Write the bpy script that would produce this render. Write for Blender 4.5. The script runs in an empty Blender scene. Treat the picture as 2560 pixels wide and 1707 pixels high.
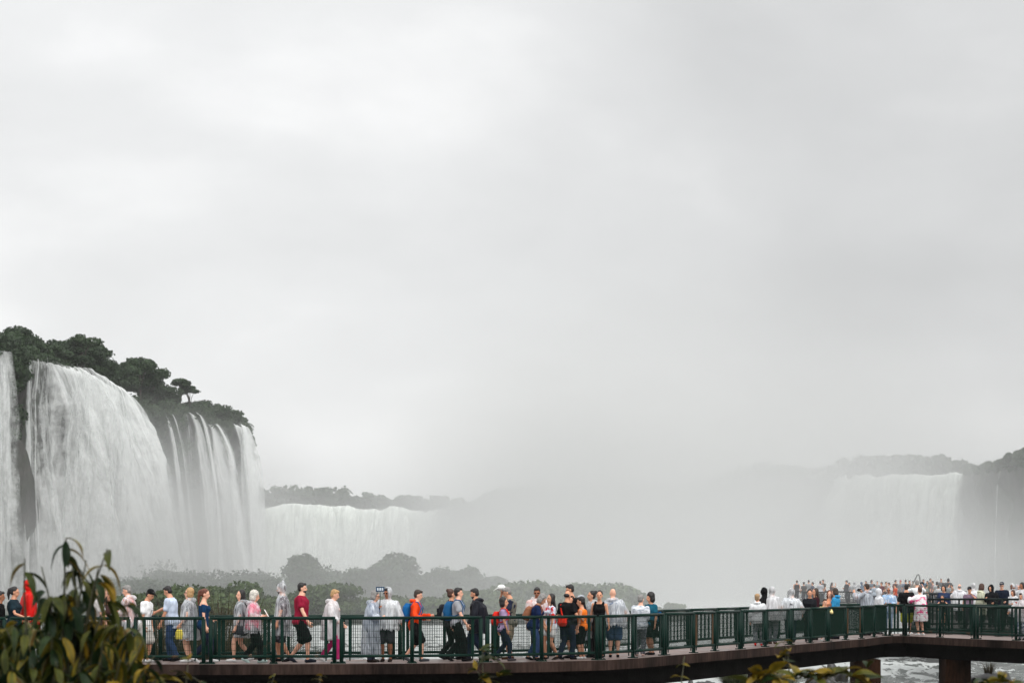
import bpy, bmesh, math, random
import numpy as np
from mathutils import Vector, Matrix, noise, Quaternion
random.seed(7); rng = np.random.default_rng(7)
S = bpy.context.scene; COL = S.collection
F = 5300.0; HY = 1448.0; CAMZ = 5.5; HC = 1.90; DECK = CAMZ - HC
R = math.radians
def px(x, y, D): return Vector(((x-1280)/F*D, D, CAMZ-(y-HY)/F*D))
def lin(c):
    return tuple(((v/255)/12.92 if v/255 <= .04045 else ((v/255+.055)/1.055)**2.4) for v in c)

# ---------------------------------------------------------------- materials
def new_mat(name):
    m = bpy.data.materials.new(name); m.use_nodes = True
    n = m.node_tree; n.nodes.clear()
    o = n.nodes.new('ShaderNodeOutputMaterial')
    return m, n, o
def N(n, t, **kw):
    d = n.nodes.new(t)
    for k, v in kw.items():
        if k.startswith('i_'): d.inputs[k[2:].replace('_', ' ')].default_value = v
        else: setattr(d, k, v)
    return d
def ramp(n, stops, interp='LINEAR'):
    r = n.nodes.new('ShaderNodeValToRGB'); e = r.color_ramp.elements; r.color_ramp.interpolation = interp
    while len(e) < len(stops): e.new(.5)
    for q, (p, c) in zip(e, stops):
        q.position = p; q.color = (c, c, c, 1) if not hasattr(c, '__len__') else (*c[:3], 1)
    return r
def mixc(n, a, b, f, mode='MIX'):
    m = n.nodes.new('ShaderNodeMix'); m.data_type = 'RGBA'; m.blend_type = mode
    for s, v in ((6, a), (7, b), (0, f)):
        if hasattr(v, 'is_linked') or hasattr(v, 'links'): n.links.new(v, m.inputs[s])
        elif s == 0: m.inputs[0].default_value = v
        else: m.inputs[s].default_value = (*v[:3], 1)
    return m.outputs[2]
_cache = {}
def simple(name, c, rough=.8, var=.25, scale=6, metal=0, spec=.5, coords='Object', bump=0):
    key = (name, tuple(c), rough)
    if key in _cache: return _cache[key]
    m, n, o = new_mat(name)
    b = N(n, 'ShaderNodeBsdfPrincipled', i_Roughness=rough, i_Metallic=metal)
    b.inputs['Specular IOR Level'].default_value = spec
    tc = N(n, 'ShaderNodeTexCoord'); ns = N(n, 'ShaderNodeTexNoise', i_Scale=scale, i_Detail=5)
    n.links.new(tc.outputs[coords], ns.inputs['Vector'])
    r = ramp(n, [(.3, tuple(v*(1-var) for v in c)), (.7, tuple(min(1, v*(1+var)) for v in c))])
    n.links.new(ns.outputs[0], r.inputs[0]); n.links.new(r.outputs[0], b.inputs['Base Color'])
    if bump:
        bp = N(n, 'ShaderNodeBump', i_Strength=.6, i_Distance=bump)
        n.links.new(ns.outputs[0], bp.inputs['Height']); n.links.new(bp.outputs[0], b.inputs['Normal'])
    n.links.new(b.outputs[0], o.inputs[0]); _cache[key] = m
    return m
def cloth(c, name='cloth', rough=.85): return simple(name, lin(c) if max(c) > 1 else c, rough, .16, 9, spec=.1)
def pattern(c1, c2, scale=16, thr=.5, name='printed_cloth', stretch=(1, 1, 1)):
    key = (name, c1, c2, scale, thr, stretch)
    if key in _cache: return _cache[key]
    m, n, o = new_mat(name)
    b = N(n, 'ShaderNodeBsdfPrincipled', i_Roughness=.85); b.inputs['Specular IOR Level'].default_value = .1
    tc = N(n, 'ShaderNodeTexCoord'); mp = N(n, 'ShaderNodeMapping'); mp.inputs['Scale'].default_value = stretch
    ns = N(n, 'ShaderNodeTexNoise', i_Scale=scale, i_Detail=2)
    n.links.new(tc.outputs['Object'], mp.inputs[0]); n.links.new(mp.outputs[0], ns.inputs['Vector'])
    r = ramp(n, [(thr-.04, lin(c1)), (thr+.04, lin(c2))]); n.links.new(ns.outputs[0], r.inputs[0])
    n.links.new(r.outputs[0], b.inputs['Base Color']); n.links.new(b.outputs[0], o.inputs[0]); _cache[key] = m
    return m
def plastic(c, alpha, name):
    """thin rain-poncho plastic: see-through film with milky folds and a wet gloss"""
    key = (name, c, alpha)
    if key in _cache: return _cache[key]
    m, n, o = new_mat(name)
    tc = N(n, 'ShaderNodeTexCoord'); mp = N(n, 'ShaderNodeMapping'); mp.inputs['Scale'].default_value = (1.6, 1.6, .35)
    ns = N(n, 'ShaderNodeTexNoise', i_Scale=4.5, i_Detail=4, i_Distortion=1.6)
    n.links.new(tc.outputs['Object'], mp.inputs[0]); n.links.new(mp.outputs[0], ns.inputs['Vector'])
    r = ramp(n, [(.34, max(0, alpha-.3)), (.5, alpha), (.6, min(1, alpha+.34))]); n.links.new(ns.outputs[0], r.inputs[0])
    d = N(n, 'ShaderNodeBsdfDiffuse'); d.inputs[0].default_value = (*lin(c), 1)
    t = N(n, 'ShaderNodeBsdfTranslucent'); t.inputs[0].default_value = (*lin(c), 1)
    a = N(n, 'ShaderNodeMixShader', i_Fac=.35); n.links.new(d.outputs[0], a.inputs[1]); n.links.new(t.outputs[0], a.inputs[2])
    g = N(n, 'ShaderNodeBsdfGlossy', i_Roughness=.18); g2 = N(n, 'ShaderNodeMixShader', i_Fac=.10)
    n.links.new(a.outputs[0], g2.inputs[1]); n.links.new(g.outputs[0], g2.inputs[2])
    tr = N(n, 'ShaderNodeBsdfTransparent'); mx = N(n, 'ShaderNodeMixShader')
    n.links.new(r.outputs[0], mx.inputs[0]); n.links.new(tr.outputs[0], mx.inputs[1]); n.links.new(g2.outputs[0], mx.inputs[2])
    bp = N(n, 'ShaderNodeBump', i_Strength=.7, i_Distance=.02); n.links.new(ns.outputs[0], bp.inputs['Height'])
    n.links.new(bp.outputs[0], d.inputs['Normal']); n.links.new(bp.outputs[0], g.inputs['Normal'])
    n.links.new(mx.outputs[0], o.inputs[0]); _cache[key] = m
    return m

# ---------------------------------------------------------------- objects
def tag(o, label=None, cat=None, group=None, kind=None):
    if label: o['label'] = label
    if cat: o['category'] = cat
    if group: o['group'] = group
    if kind: o['kind'] = kind
    return o
def link(name, me, mat=None, parent=None, smooth=True):
    o = bpy.data.objects.new(name, me); COL.objects.link(o)
    if mat is not None:
        for m in (mat if isinstance(mat, (list, tuple)) else [mat]): me.materials.append(m)
    if parent is not None: o.parent = parent
    if smooth and len(me.polygons): me.polygons.foreach_set('use_smooth', np.ones(len(me.polygons), bool))
    return o
def empty(name, loc=(0, 0, 0), rz=0):
    o = bpy.data.objects.new(name, None); COL.objects.link(o); o.location = loc; o.rotation_euler = (0, 0, rz)
    o.empty_display_size = .2
    return o
class MB:
    """collects closed shapes into one mesh"""
    def __init__(s): s.v = []; s.f = []
    def loft(s, rings, closed=True):
        """rings: (centre, axis_a, axis_b)"""
        K = 12; b = len(s.v)
        for c, a, bb in rings:
            for k in range(K):
                t = 2*math.pi*k/K; s.v.append(tuple(c + a*math.cos(t) + bb*math.sin(t)))
        for i in range(len(rings)-1):
            for k in range(K):
                k2 = (k+1) % K
                s.f.append((b+i*K+k, b+i*K+k2, b+(i+1)*K+k2, b+(i+1)*K+k))
        s.f.append(tuple(b+k for k in reversed(range(K)))); s.f.append(tuple(b+(len(rings)-1)*K+k for k in range(K)))
    def tube(s, pts, rad, K=None, cap=True, flat=1.0):
        pts = [Vector(p) for p in pts]; rings = []
        up = None
        for i, p in enumerate(pts):
            d = (pts[min(i+1, len(pts)-1)] - pts[max(i-1, 0)]).normalized()
            if up is None:
                up = d.cross(Vector((1, 0, 0)))
                if up.length < .2: up = d.cross(Vector((0, 1, 0)))
            a = (up - d*up.dot(d)).normalized(); bb = d.cross(a); up = a
            r = rad[i] if hasattr(rad, '__len__') else rad
            if i == 0 and cap:
                rings.append((p-d*r*.8, a*r*.45*flat, bb*r*.45)); rings.append((p-d*r*.45, a*r*.85*flat, bb*r*.85))
            rings.append((p, a*r*flat, bb*r))
            if i == len(pts)-1 and cap:
                rings.append((p+d*r*.45, a*r*.85*flat, bb*r*.85)); rings.append((p+d*r*.8, a*r*.45*flat, bb*r*.45))
        s.loft(rings)
    def rod(s, p, q, r, K=6):
        p = Vector(p); q = Vector(q); d = (q-p).normalized()
        a = d.cross(Vector((0, 0, 1)) if abs(d.z) < .9 else Vector((1, 0, 0))).normalized(); bb = d.cross(a); b = len(s.v)
        for c in (p, q):
            for k in range(K):
                t = 2*math.pi*(k+.5)/K; s.v.append(tuple(c + a*r*math.cos(t) + bb*r*math.sin(t)))
        for k in range(K): s.f.append((b+k, b+(k+1) % K, b+K+(k+1) % K, b+K+k))
        s.f.append(tuple(b+k for k in reversed(range(K)))); s.f.append(tuple(b+K+k for k in range(K)))
    def ell(s, c, r, M=None):
        c = Vector(c); K, L = 12, 8; b = len(s.v)
        M = M or Matrix.Identity(3)
        for i in range(1, L):
            ph = math.pi*i/L
            for k in range(K):
                t = 2*math.pi*k/K
                s.v.append(tuple(c + M @ Vector((r[0]*math.sin(ph)*math.cos(t), r[1]*math.sin(ph)*math.sin(t), r[2]*math.cos(ph)))))
        top = len(s.v); s.v.append(tuple(c+M @ Vector((0, 0, r[2])))); bot = len(s.v); s.v.append(tuple(c-M @ Vector((0, 0, r[2]))))
        for i in range(L-2):
            for k in range(K):
                k2 = (k+1) % K
                s.f.append((b+i*K+k, b+(i+1)*K+k, b+(i+1)*K+k2, b+i*K+k2))
        for k in range(K):
            k2 = (k+1) % K
            s.f.append((top, b+k, b+k2)); s.f.append((bot, b+(L-2)*K+k2, b+(L-2)*K+k))
    def box(s, c, h, M=None):
        c = Vector(c); M = M or Matrix.Identity(3); b = len(s.v)
        for z in (-1, 1):
            for y in (-1, 1):
                for x in (-1, 1): s.v.append(tuple(c + M @ Vector((x*h[0], y*h[1], z*h[2]))))
        for q in ((0, 2, 3, 1), (4, 5, 7, 6), (0, 1, 5, 4), (2, 6, 7, 3), (0, 4, 6, 2), (1, 3, 7, 5)): s.f.append(tuple(b+i for i in q))
    def mesh(s, name):
        me = bpy.data.meshes.new(name); me.from_pydata(s.v, [], s.f); me.update(); return me
    def build(s, name, mat, parent=None, smooth=False): return link(name, s.mesh(name), mat, parent, smooth)

def grid_mesh(name, P, uv=None, attrs=None):
    """P: (nu, nv, 3) array"""
    nu, nv = P.shape[:2]; me = bpy.data.meshes.new(name)
    idx = np.arange(nu*nv).reshape(nu, nv)
    q = np.stack([idx[:-1, :-1], idx[1:, :-1], idx[1:, 1:], idx[:-1, 1:]], -1).reshape(-1, 4)
    raw_mesh(me, P.reshape(-1, 3), q)
    for k, a in (attrs or {}).items():
        at = me.attributes.new(k, 'FLOAT', 'POINT'); at.data.foreach_set('value', np.asarray(a, np.float32).reshape(-1))
    if uv is not None:
        at = me.attributes.new('flow', 'FLOAT_VECTOR', 'POINT')
        at.data.foreach_set('vector', np.concatenate([uv.reshape(-1, 2), np.zeros((nu*nv, 1))], 1).astype(np.float32).ravel())
    return me
def raw_mesh(me, V, Q):
    V = np.ascontiguousarray(V, np.float32); Q = np.ascontiguousarray(Q, np.int32); k = Q.shape[1]
    me.vertices.add(len(V)); me.vertices.foreach_set('co', V.ravel())
    me.loops.add(Q.size); me.loops.foreach_set('vertex_index', Q.ravel())
    me.polygons.add(len(Q)); me.polygons.foreach_set('loop_start', np.arange(0, Q.size, k, dtype=np.int32))
    me.update(calc_edges=True); me.validate()
# cheap smooth value noise on arrays
_perm = np.random.default_rng(3).random((256, 256)).astype(np.float64)
def vnoise(x, y):
    xi = np.floor(x).astype(int); yi = np.floor(y).astype(int); fx = x-xi; fy = y-yi
    fx = fx*fx*(3-2*fx); fy = fy*fy*(3-2*fy)
    g = lambda a, b: _perm[a & 255, b & 255]
    return (g(xi, yi)*(1-fx)+g(xi+1, yi)*fx)*(1-fy)+(g(xi, yi+1)*(1-fx)+g(xi+1, yi+1)*fx)*fy - .5
def fbm(x, y, o=4): return sum(vnoise(x*2**k+17*k, y*2**k+31*k)/2**k for k in range(o))
# ================================================================ people
JOBS = []            # (name, MB, voxel, material, parent-key, post, smooth iterations)
SKIN = {'l': (226, 172, 146), 'm': (205, 148, 118), 'd': (158, 104, 76), 'k': (110, 72, 54)}
SKINM = {}
def skin_mats(k):
    if k not in SKINM:
        SKINM[k] = [simple('skin', lin(SKIN[k]), .55, .12, 14, spec=.35), simple('eye', (.015, .01, .008), .3, .1),
                    simple('lips', tuple(v*f for v, f in zip(lin(SKIN[k]), (.75, .45, .45))), .5, .1)]
    return SKINM[k]
def ik(a, target, l1, l2, pole):
    """elbow or knee position for a two-bone limb"""
    d = target-a; L = d.length; Lm = (l1+l2)*.995
    if L > Lm: d = d*(Lm/L); target = a+d; L = Lm
    L = max(L, abs(l1-l2)*1.05+1e-4)
    x = (l1*l1-l2*l2+L*L)/(2*L); h = math.sqrt(max(l1*l1-x*x, 0))
    u = d.normalized(); p = pole-u*pole.dot(u); p.normalize()
    return a+u*x+p*h, target
class Pose: pass
def make_pose(sp):
    H = sp['H']; q = Pose(); q.H = H; fem = sp.get('fem', False); w = sp.get('w', 1.0); q.w = w; q.fem = fem
    legs = sp.get('legs', 'stand'); kid = sp.get('kid', False)
    drop = 0
    if legs == 'stand': ft = [(.0, .0, 0, 0), (.0, .02, 0, 0)]
    elif legs == 'walk': ft = [(.0, .115, 0, -6), (.0, -.12, .03, 34)]; drop = .014
    elif legs == 'walk2': ft = [(.0, -.12, .03, 34), (.0, .115, 0, -6)]; drop = .014
    elif legs == 'step': ft = [(.0, .07, 0, 0), (.0, -.08, .015, 18)]; drop = .006
    elif legs == 'step2': ft = [(.0, -.08, .015, 18), (.0, .07, 0, 0)]; drop = .006
    elif legs == 'wide': ft = [(.035, .0, 0, 0), (.035, .0, 0, 0)]; drop = .005
    hip = Vector((0, 0, (.515-drop)*H)); q.hip = hip
    lean = R(sp.get('lean', 2))
    rj = random.Random(sp.get('sd', 1)); roll = R(rj.uniform(-3.5, 3.5))
    ML = Matrix.Rotation(lean, 3, 'X') @ Matrix.Rotation(roll, 3, 'Y') @ Matrix.Rotation(R(rj.uniform(-7, 7)), 3, 'Z')
    q.ML = ML
    q.T = lambda p: hip + ML @ (Vector(p)*H - Vector((0, 0, .515*H)))          # torso space -> local
    q.leg = []
    for side, (o, f, u, pit) in zip((-1, 1), ft):
        h = Vector((side*.052*H*(.9+.1*w), 0, hip.z))
        an = Vector((side*(.055+o)*H, -f*H+.01*H, (.042+u)*H))
        kn, an = ik(h, an, .243*H, .24*H, Vector((side*.05, -1, 0)))
        q.leg.append((h, kn, an, R(pit)))
    q.arm = []
    shw = (.098 if fem else .108)*(.88+.12*w)
    arms = sp.get('arms', ((.04, .02, -.33), (.04, .02, -.33)))
    for side, t in zip((-1, 1), arms):
        sh = q.T((side*shw, 0.004, .796))
        tg = sh + Vector((side*t[0]*H, -t[1]*H, t[2]*H))
        pole = Vector((side*.45, .9, -.35)) if t[2] < -.06 else Vector((side*.75, -.35, -.8))
        el, wr = ik(sh, tg, .168*H, .148*H, pole)
        q.arm.append((sh, el, wr))
    hp, hy = sp.get('head') or (rj.uniform(-4, 12), rj.uniform(-22, 22))
    nb = q.T((0, -.004, .855)); q.neck = nb
    q.MH = Matrix.Rotation(R(hy), 3, 'Z') @ Matrix.Rotation(R(hp)+lean*.35, 3, 'X')
    hs = 1.0 if not kid else 1.18
    hs = hs*min(1.12, max(.95, 1.72/H)) if not kid else hs
    q.Hd = lambda p: nb + q.MH @ (Vector((p[0], p[1], p[2]-.855))*H*hs)     # head space (standing heights) -> local
    q.hs = hs*H
    q.shw = shw
    return q
TORSO = [(.465, .078, .058, .0), (.50, .094, .07, .004), (.535, .096, .07, .004), (.58, .088, .062, 0), (.63, .081, .058, -.002),
         (.69, .090, .064, -.002), (.745, .099, .068, 0), (.783, .100, .062, .004), (.808, .080, .05, .006), (.832, .048, .04, .004), (.872, .032, .036, -.004)]
TORSO_F = [(.465, .082, .06, .0), (.50, .100, .075, .006), (.535, .099, .073, .006), (.58, .086, .06, 0), (.63, .073, .053, -.002),
           (.69, .081, .061, -.004), (.735, .088, .075, -.012), (.782, .089, .058, .004), (.808, .070, .046, .006), (.832, .042, .036, .004), (.872, .028, .032, -.004)]
def torso_rings(q, z0, z1, inf, flare=0, belly=0):
    """inflated torso rings between two standing heights (unit heights)"""
    prof = TORSO_F if q.fem else TORSO
    zs = sorted({z0, z1} | {r[0] for r in prof if z0 < r[0] < z1} | ({.42, .38, .3, .24} & {z for z in (.42, .38, .3, .24) if z0 < z < z1}))
    out = []; H = q.H
    for z in zs:
        zz = max(z, prof[0][0]); k = 0
        while k < len(prof)-2 and prof[k+1][0] < zz: k += 1
        a, b = prof[k], prof[k+1]; t = min(1, max(0, (zz-a[0])/(b[0]-a[0])))
        rx, ry, yo = [(a[i]*(1-t)+b[i]*t) for i in (1, 2, 3)]
        ww = q.w if z < .8 else 1+(q.w-1)*.35
        g = flare*max(0, (.62-z))/.3
        bl = (q.w-1)*.06*math.exp(-((z-.6)/.09)**2)
        rx = rx*ww*H+inf+g*H; ry = ry*(1+(ww-1)*1.2)*H+inf+g*H
        if z < .5: c = q.hip + Vector((0, yo*H, (z-.515)*H))
        else: c = q.T((0, yo-bl, z))
        M = q.ML if z >= .5 else Matrix.Identity(3)
        out.append((c, M @ Vector((rx, 0, 0)), M @ Vector((0, ry, 0))))
    return out
def along(pts, f):
    """point at fraction f (0..1) of a three-joint chain, halves weighted by bone"""
    a, b, c = pts
    return a.lerp(b, f*2) if f <= .5 else b.lerp(c, (f-.5)*2)
def hand(mb, el, wr, H, inward, curl=1.0):
    d = (wr-el).normalized(); n = (inward - d*inward.dot(d)).normalized(); s = d.cross(n).normalized()
    pl = .052*H
    mb.loft([(wr-d*.012*H, s*.016*H, n*.012*H), (wr+d*.012*H, s*.021*H, n*.011*H), (wr+d*pl*.75, s*.024*H, n*.011*H), (wr+d*pl, s*.022*H, n*.009*H)])
    for i, L in zip((-1.5, -.5, .5, 1.5), (.036, .043, .046, .04)):
        b = wr + d*pl*.92 + s*i*.0115*H; r = .0052*H
        a1 = d*math.cos(.45*curl)+n*math.sin(.45*curl); a2 = d*math.cos(1.15*curl)+n*math.sin(1.15*curl)
        p1 = b+a1*L*.5*H; p2 = p1+a2*L*.5*H
        mb.tube([b, p1, p2], [r*1.1, r, r*.85])
    t0 = wr+d*.014*H+s*.019*H; t1 = t0+(d*.6+s*.6+n*.35).normalized()*.026*H; t2 = t1+(d*.85+s*.1+n*.5).normalized()*.022*H
    mb.tube([t0, t1, t2], [.0085*H, .0065*H, .0055*H])
def body_mb(q, detail=True):
    H = q.H; mb = MB(); w = q.w
    mb.loft(torso_rings(q, .465, .872, 0))
    mb.tube([q.T((0, .004, .82)), q.neck, q.Hd((0, .006, .9))], [.034*H*(.9 if q.fem else 1.05), .031*H*(.9 if q.fem else 1.08), .03*H])
    for h, k, a, pit in q.leg:
        lw = (.9+.1*w)
        mb.tube([h+Vector((0, 0, .01*H)), h.lerp(k, .35), h.lerp(k, .8), k, k.lerp(a, .3), k.lerp(a, .75), a],
                [.056*H*lw, .052*H*lw, .037*H*lw, .031*H, .034*H*lw, .022*H, .019*H])
        fd = Vector((0, -math.cos(pit), -math.sin(pit)))
        mb.tube([a+Vector((0, .018*H, -.022*H)) , a-Vector((0, 0, .02*H))+fd*.03*H, a-Vector((0, 0, .028*H))+fd*.085*H], [.017*H, .019*H, .013*H])
    for i, (s, e, wr) in enumerate(q.arm):
        aw = (.85 if q.fem else 1.0)*(.8+.2*w)
        mb.tube([s, s.lerp(e, .3), s.lerp(e, .8), e, e.lerp(wr, .3), e.lerp(wr, .8), wr],
                [.034*H*aw, .029*H*aw, .024*H*aw, .021*H*aw, .022*H*aw, .016*H*aw, .014*H*aw])
        hand(mb, e, wr, H, Vector(((1 if i == 0 else -1), -.35, 0)))
    # head
    h = q.Hd; k = q.hs; M = q.MH
    mb.ell(h((0, .004, .942)), (.041*k, .052*k, .057*k), M)
    mb.ell(h((0, -.012, .902)), (.033*k, .036*k, .036*k), M)
    mb.ell(h((0, -.034, .884)), (.018*k, .014*k, .013*k), M)
    mb.ell(h((0, -.038, .944)), (.031*k, .012*k, .010*k), M)
    mb.tube([h((0, -.046, .938)), h((0, -.058, .916))], [.006*k, .0095*k])
    mb.ell(h((0, -.046, .899)), (.014*k, .007*k, .007*k), M)
    for s in (-1, 1):
        mb.ell(h((s*.042, .006, .922)), (.006*k, .012*k, .018*k), M)
    return mb
def face_post(q):
    def post(me):
        P = np.empty(len(me.polygons)*3); me.polygons.foreach_get('center', P); P = P.reshape(-1, 3)
        idx = np.zeros(len(P), np.int32); k = q.hs
        for s in (-1, 1):
            c = np.array(q.Hd((s*.0185, -.046, .932))); idx[(((P-c)**2).sum(1) < (.0068*k)**2)] = 1
        c = np.array(q.Hd((0, -.053, .898)))
        Ml = np.array(q.MH.inverted()); L = (P-c) @ Ml.T
        idx[((L[:, 0]/.014)**2+(L[:, 1]/.012)**2+(L[:, 2]/.0045)**2) < k*k] = 2
        me.polygons.foreach_set('material_index', idx)
    return post
def wrinkle(amp, fr=(16, 16, 5), seed=0, low=None, calm=None):
    off = Vector((seed*3.1, seed*1.7, seed*.9))
    def post(me):
        n = len(me.vertices); co = np.empty(n*3); no = np.empty(n*3)
        me.vertices.foreach_get('co', co); me.vertices.foreach_get('normal', no)
        co = co.reshape(-1, 3); no = no.reshape(-1, 3)
        q = co*np.array(fr)+np.array(off)
        v = np.array([noise.noise(Vector(p)) for p in q])
        v = np.sign(v)*np.abs(v)**.75*1.3
        if low is not None:                       # folds deepen towards the hem
            v = v*np.clip(.35+1.3*(low-co[:, 2])/low, .3, 1.6)
        v = v*.75+.35                               # folds stand off the body
        if calm is not None: v = np.where(co[:, 2] > calm, v*.25, v)
        me.vertices.foreach_set('co', (co+no*(v*amp)[:, None]).ravel()); me.update()
    return post
def job(name, mb, vox, mat, key, post=None, smooth=3, label=None):
    JOBS.append((name, mb, vox, mat, key, post, smooth, label))

def garment_top(q, kind, mb, inf=.016):
    H = q.H
    hem = {'tee': .475, 'tank': .475, 'long': .46, 'jacket': .445, 'dress': .33, 'off': .475, 'loose': .44, 'vest': .455}[kind]
    topz = {'off': .775, 'tank': .812}.get(kind, .835)
    fl = {'dress': .02, 'loose': .03, 'tee': .008, 'jacket': .012}.get(kind, .004)
    mb.loft(torso_rings(q, hem, topz, inf, fl))
    sl = {'tee': .3, 'tank': 0, 'long': .97, 'jacket': .97, 'dress': .25, 'off': .3, 'loose': .34, 'vest': 0}[kind]
    a0 = {'off': .1}.get(kind, 0)
    if sl:
        for arm in q.arm:
            aw = (.85 if q.fem else 1)*(.8+.2*q.w)
            n = 5 if sl > .5 else 3
            pts = [along(arm, a0+(sl-a0)*t/(n-1)) for t in range(n)]
            if sl > .5: pts.insert(3, arm[1]) if False else None
            rad = [(.031-.010*(sl*t/(n-1)))*H*aw+inf*.55+.003*H for t in range(n)]
            if kind in ('tee', 'loose', 'dress'): rad[-1] += .008
            mb.tube(pts, rad)
        if kind != 'off':
            for s in (-1, 1): mb.ell(q.T((s*q.shw*.86, .004, .796)), (.034*H+inf*.4, .036*H+inf*.4, .026*H+inf*.3))
    elif kind == 'tank':
        for s in (-1, 1): mb.tube([q.T((s*.055, -.05, .79)), q.T((s*.06, .0, .832)), q.T((s*.055, .05, .79))], .014*H)
    else:
        for s in (-1, 1): mb.ell(q.T((s*q.shw*.9, .004, .803)), (.03*H+inf, .036*H+inf*.5, .03*H+inf*.4))
def garment_bottom(q, kind, mb, inf=.012):
    H = q.H
    mb.loft(torso_rings(q, .455, .575, inf*.8))
    for h, k, a, pit in q.leg:
        lw = (.9+.1*q.w)
        if kind == 'trousers':
            mb.tube([h, h.lerp(k, .4), k, k.lerp(a, .5), k.lerp(a, .96)], [.059*H*lw+inf, .05*H*lw+inf, .037*H*lw+inf, .033*H*lw+inf, .028*H+inf])
        elif kind == 'slim':
            mb.tube([h, h.lerp(k, .4), k, k.lerp(a, .4), k.lerp(a, .92)], [.058*H*lw+inf*.5, .049*H*lw+inf*.5, .034*H*lw+inf*.5, .034*H*lw+inf*.5, .024*H+inf*.4])
        elif kind == 'shorts':
            mb.tube([h, h.lerp(k, .5), h.lerp(k, .93)], [.06*H*lw+inf, .054*H*lw+inf*1.5, .05*H*lw+inf*1.8])
        elif kind == 'short':
            mb.tube([h, h.lerp(k, .25), h.lerp(k, .5)], [.06*H*lw+inf, .057*H*lw+inf, .055*H*lw+inf*1.2])
    if kind == 'skirt':
        mb.loft(torso_rings(q, .29, .575, inf, .02))
def garment_poncho(q, sp, mb, hem=.3, wide=1.0):
    H = q.H; rings = []
    prof = [(hem, .15, .115), (.42, .142, .11), (.55, .14, .105), (.66, .135, .095), (.74, .132, .085), (.782, .120, .074), (.812, .092, .06), (.844, .052, .05)]
    back = sp.get('hump', 0)
    for z, rx, ry in prof:
        if z < .52: c = q.hip + Vector((0, back*.5*H, (z-.515)*H))+ (q.T((0, 0, .6))-q.hip)*.0
        else: c = q.T((0, back*H*.5/H*(1 if .5 < z < .78 else .3), z))
        M = q.ML if z >= .52 else Matrix.Identity(3)
        by = ry*(1+(q.w-1)*.8)*H*(1 + (back*1.2 if z < .79 else 0)); bx = rx*(.93 if q.fem else 1)*(1+(q.w-1)*.7)*H*(wide if z < .8 else 1)
        rings.append((c, M @ Vector((bx, 0, 0)), M @ Vector((0, by, 0))))
    mb.loft(rings)
    sl = sp.get('psleeve', .78)
    if sl:
        for arm in q.arm:
            n = 5; pts = [along(arm, sl*t/(n-1)) for t in range(n)]
            mb.tube(pts, [.042*H, .048*H, .05*H, .048*H, .046*H])
    hood = sp.get('hood', 'down')
    if hood == 'up': hood_mb(q, mb)
    elif hood == 'point':
        hood_mb(q, mb); mb.tube([q.Hd((0, .03, .97)), q.Hd((0, .055, 1.045))], [.045*q.hs, .006*q.hs])
    elif hood == 'down':
        mb.tube([q.T((-.06, .01, .845)), q.T((-.045, .06, .845)), q.T((0, .08, .835)), q.T((.045, .06, .845)), q.T((.06, .01, .845))], .026*H)
def hood_mb(q, mb):
    k = q.hs; h = q.Hd; M = q.MH
    mb.ell(h((0, .022, .948)), (.055*k, .058*k, .068*k), M)
    mb.ell(h((0, .012, .9)), (.048*k, .05*k, .055*k), M)
    mb.tube([h((0, .004, .89)), q.T((0, .012, .83))], [.040*k, .050*k])
    for s in (-1, 1):
        mb.tube([h((s*.04, -.02, .9)), h((s*.046, -.028, .94)), h((s*.03, -.022, .98)), h((0, -.018, .992))], .013*k)
def hair_mb(q, style, mb):
    k = q.hs; h = q.Hd; M = q.MH
    if style in ('bald',): return False
    if style == 'rim':
        mb.ell(h((0, .026, .93)), (.046*k, .04*k, .03*k), M); return True
    big = {'curly': 1.16, 'bob': 1.08}.get(style, 1.0)
    mb.ell(h((0, .0155*big, .957)), (.0455*k*big, .052*k*big, .052*k*big), M)
    mb.ell(h((0, .026, .925)), (.044*k*big, .038*k*big, .04*k*big), M)
    if style in ('short', 'beard'):
        mb.ell(h((0, -.022, .982)), (.033*k, .03*k, .02*k), M)
    if style == 'beard':
        mb.ell(h((0, -.02, .888)), (.034*k, .034*k, .02*k), M); mb.ell(h((0, -.037, .880)), (.02*k, .016*k, .018*k), M)
    if style == 'bun': mb.ell(h((0, .058, .985)), (.026*k, .026*k, .026*k), M)
    if style in ('pony', 'ponylong'):
        L = .13 if style == 'ponylong' else .08
        mb.tube([h((0, .055, .975)), h((0, .082, .955)), h((0, .085, .9)), h((0, .07, .9-L))], [.016*k, .022*k, .022*k, .008*k])
    if style == 'long':
        b = q.T((0, .07, .74))
        mb.loft([(h((0, .02, .95)), M @ Vector((.047*k, 0, 0)), M @ Vector((0, .04*k, 0))), (h((0, .038, .89)), M @ Vector((.05*k, 0, 0)), M @ Vector((0, .03*k, 0))),
                 (q.T((0, .06, .81)), Vector((.055*k, 0, 0)), Vector((0, .022*k, 0))), (b, Vector((.045*k, 0, 0)), Vector((0, .014*k, 0)))])
        for s in (-1, 1): mb.tube([h((s*.042, .004, .95)), h((s*.046, .002, .9)), q.T((s*.045, -.02, .80))], [.012*k, .013*k, .008*k])
    if style in ('bob', 'curly'):
        mb.ell(h((0, .024, .905)), (.052*k*big, .04*k*big, .05*k*big), M)
        for s in (-1, 1): mb.tube([h((s*.042, .0, .96)), h((s*.046, -.004, .89))], .014*k)
    return True
HAIRC = {'k': (.012, .010, .010), 'b': (.035, .02, .013), 'r': (.12, .035, .018), 'g': (.22, .21, .2), 'w': (.62, .58, .52), 'y': (.42, .25, .11), 'bl': (.3, .2, .11), 'rb': (.07, .03, .02)}
PEOPLE = {}
def near_y(x):
    return float(np.interp(x, NX, ND))
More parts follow.
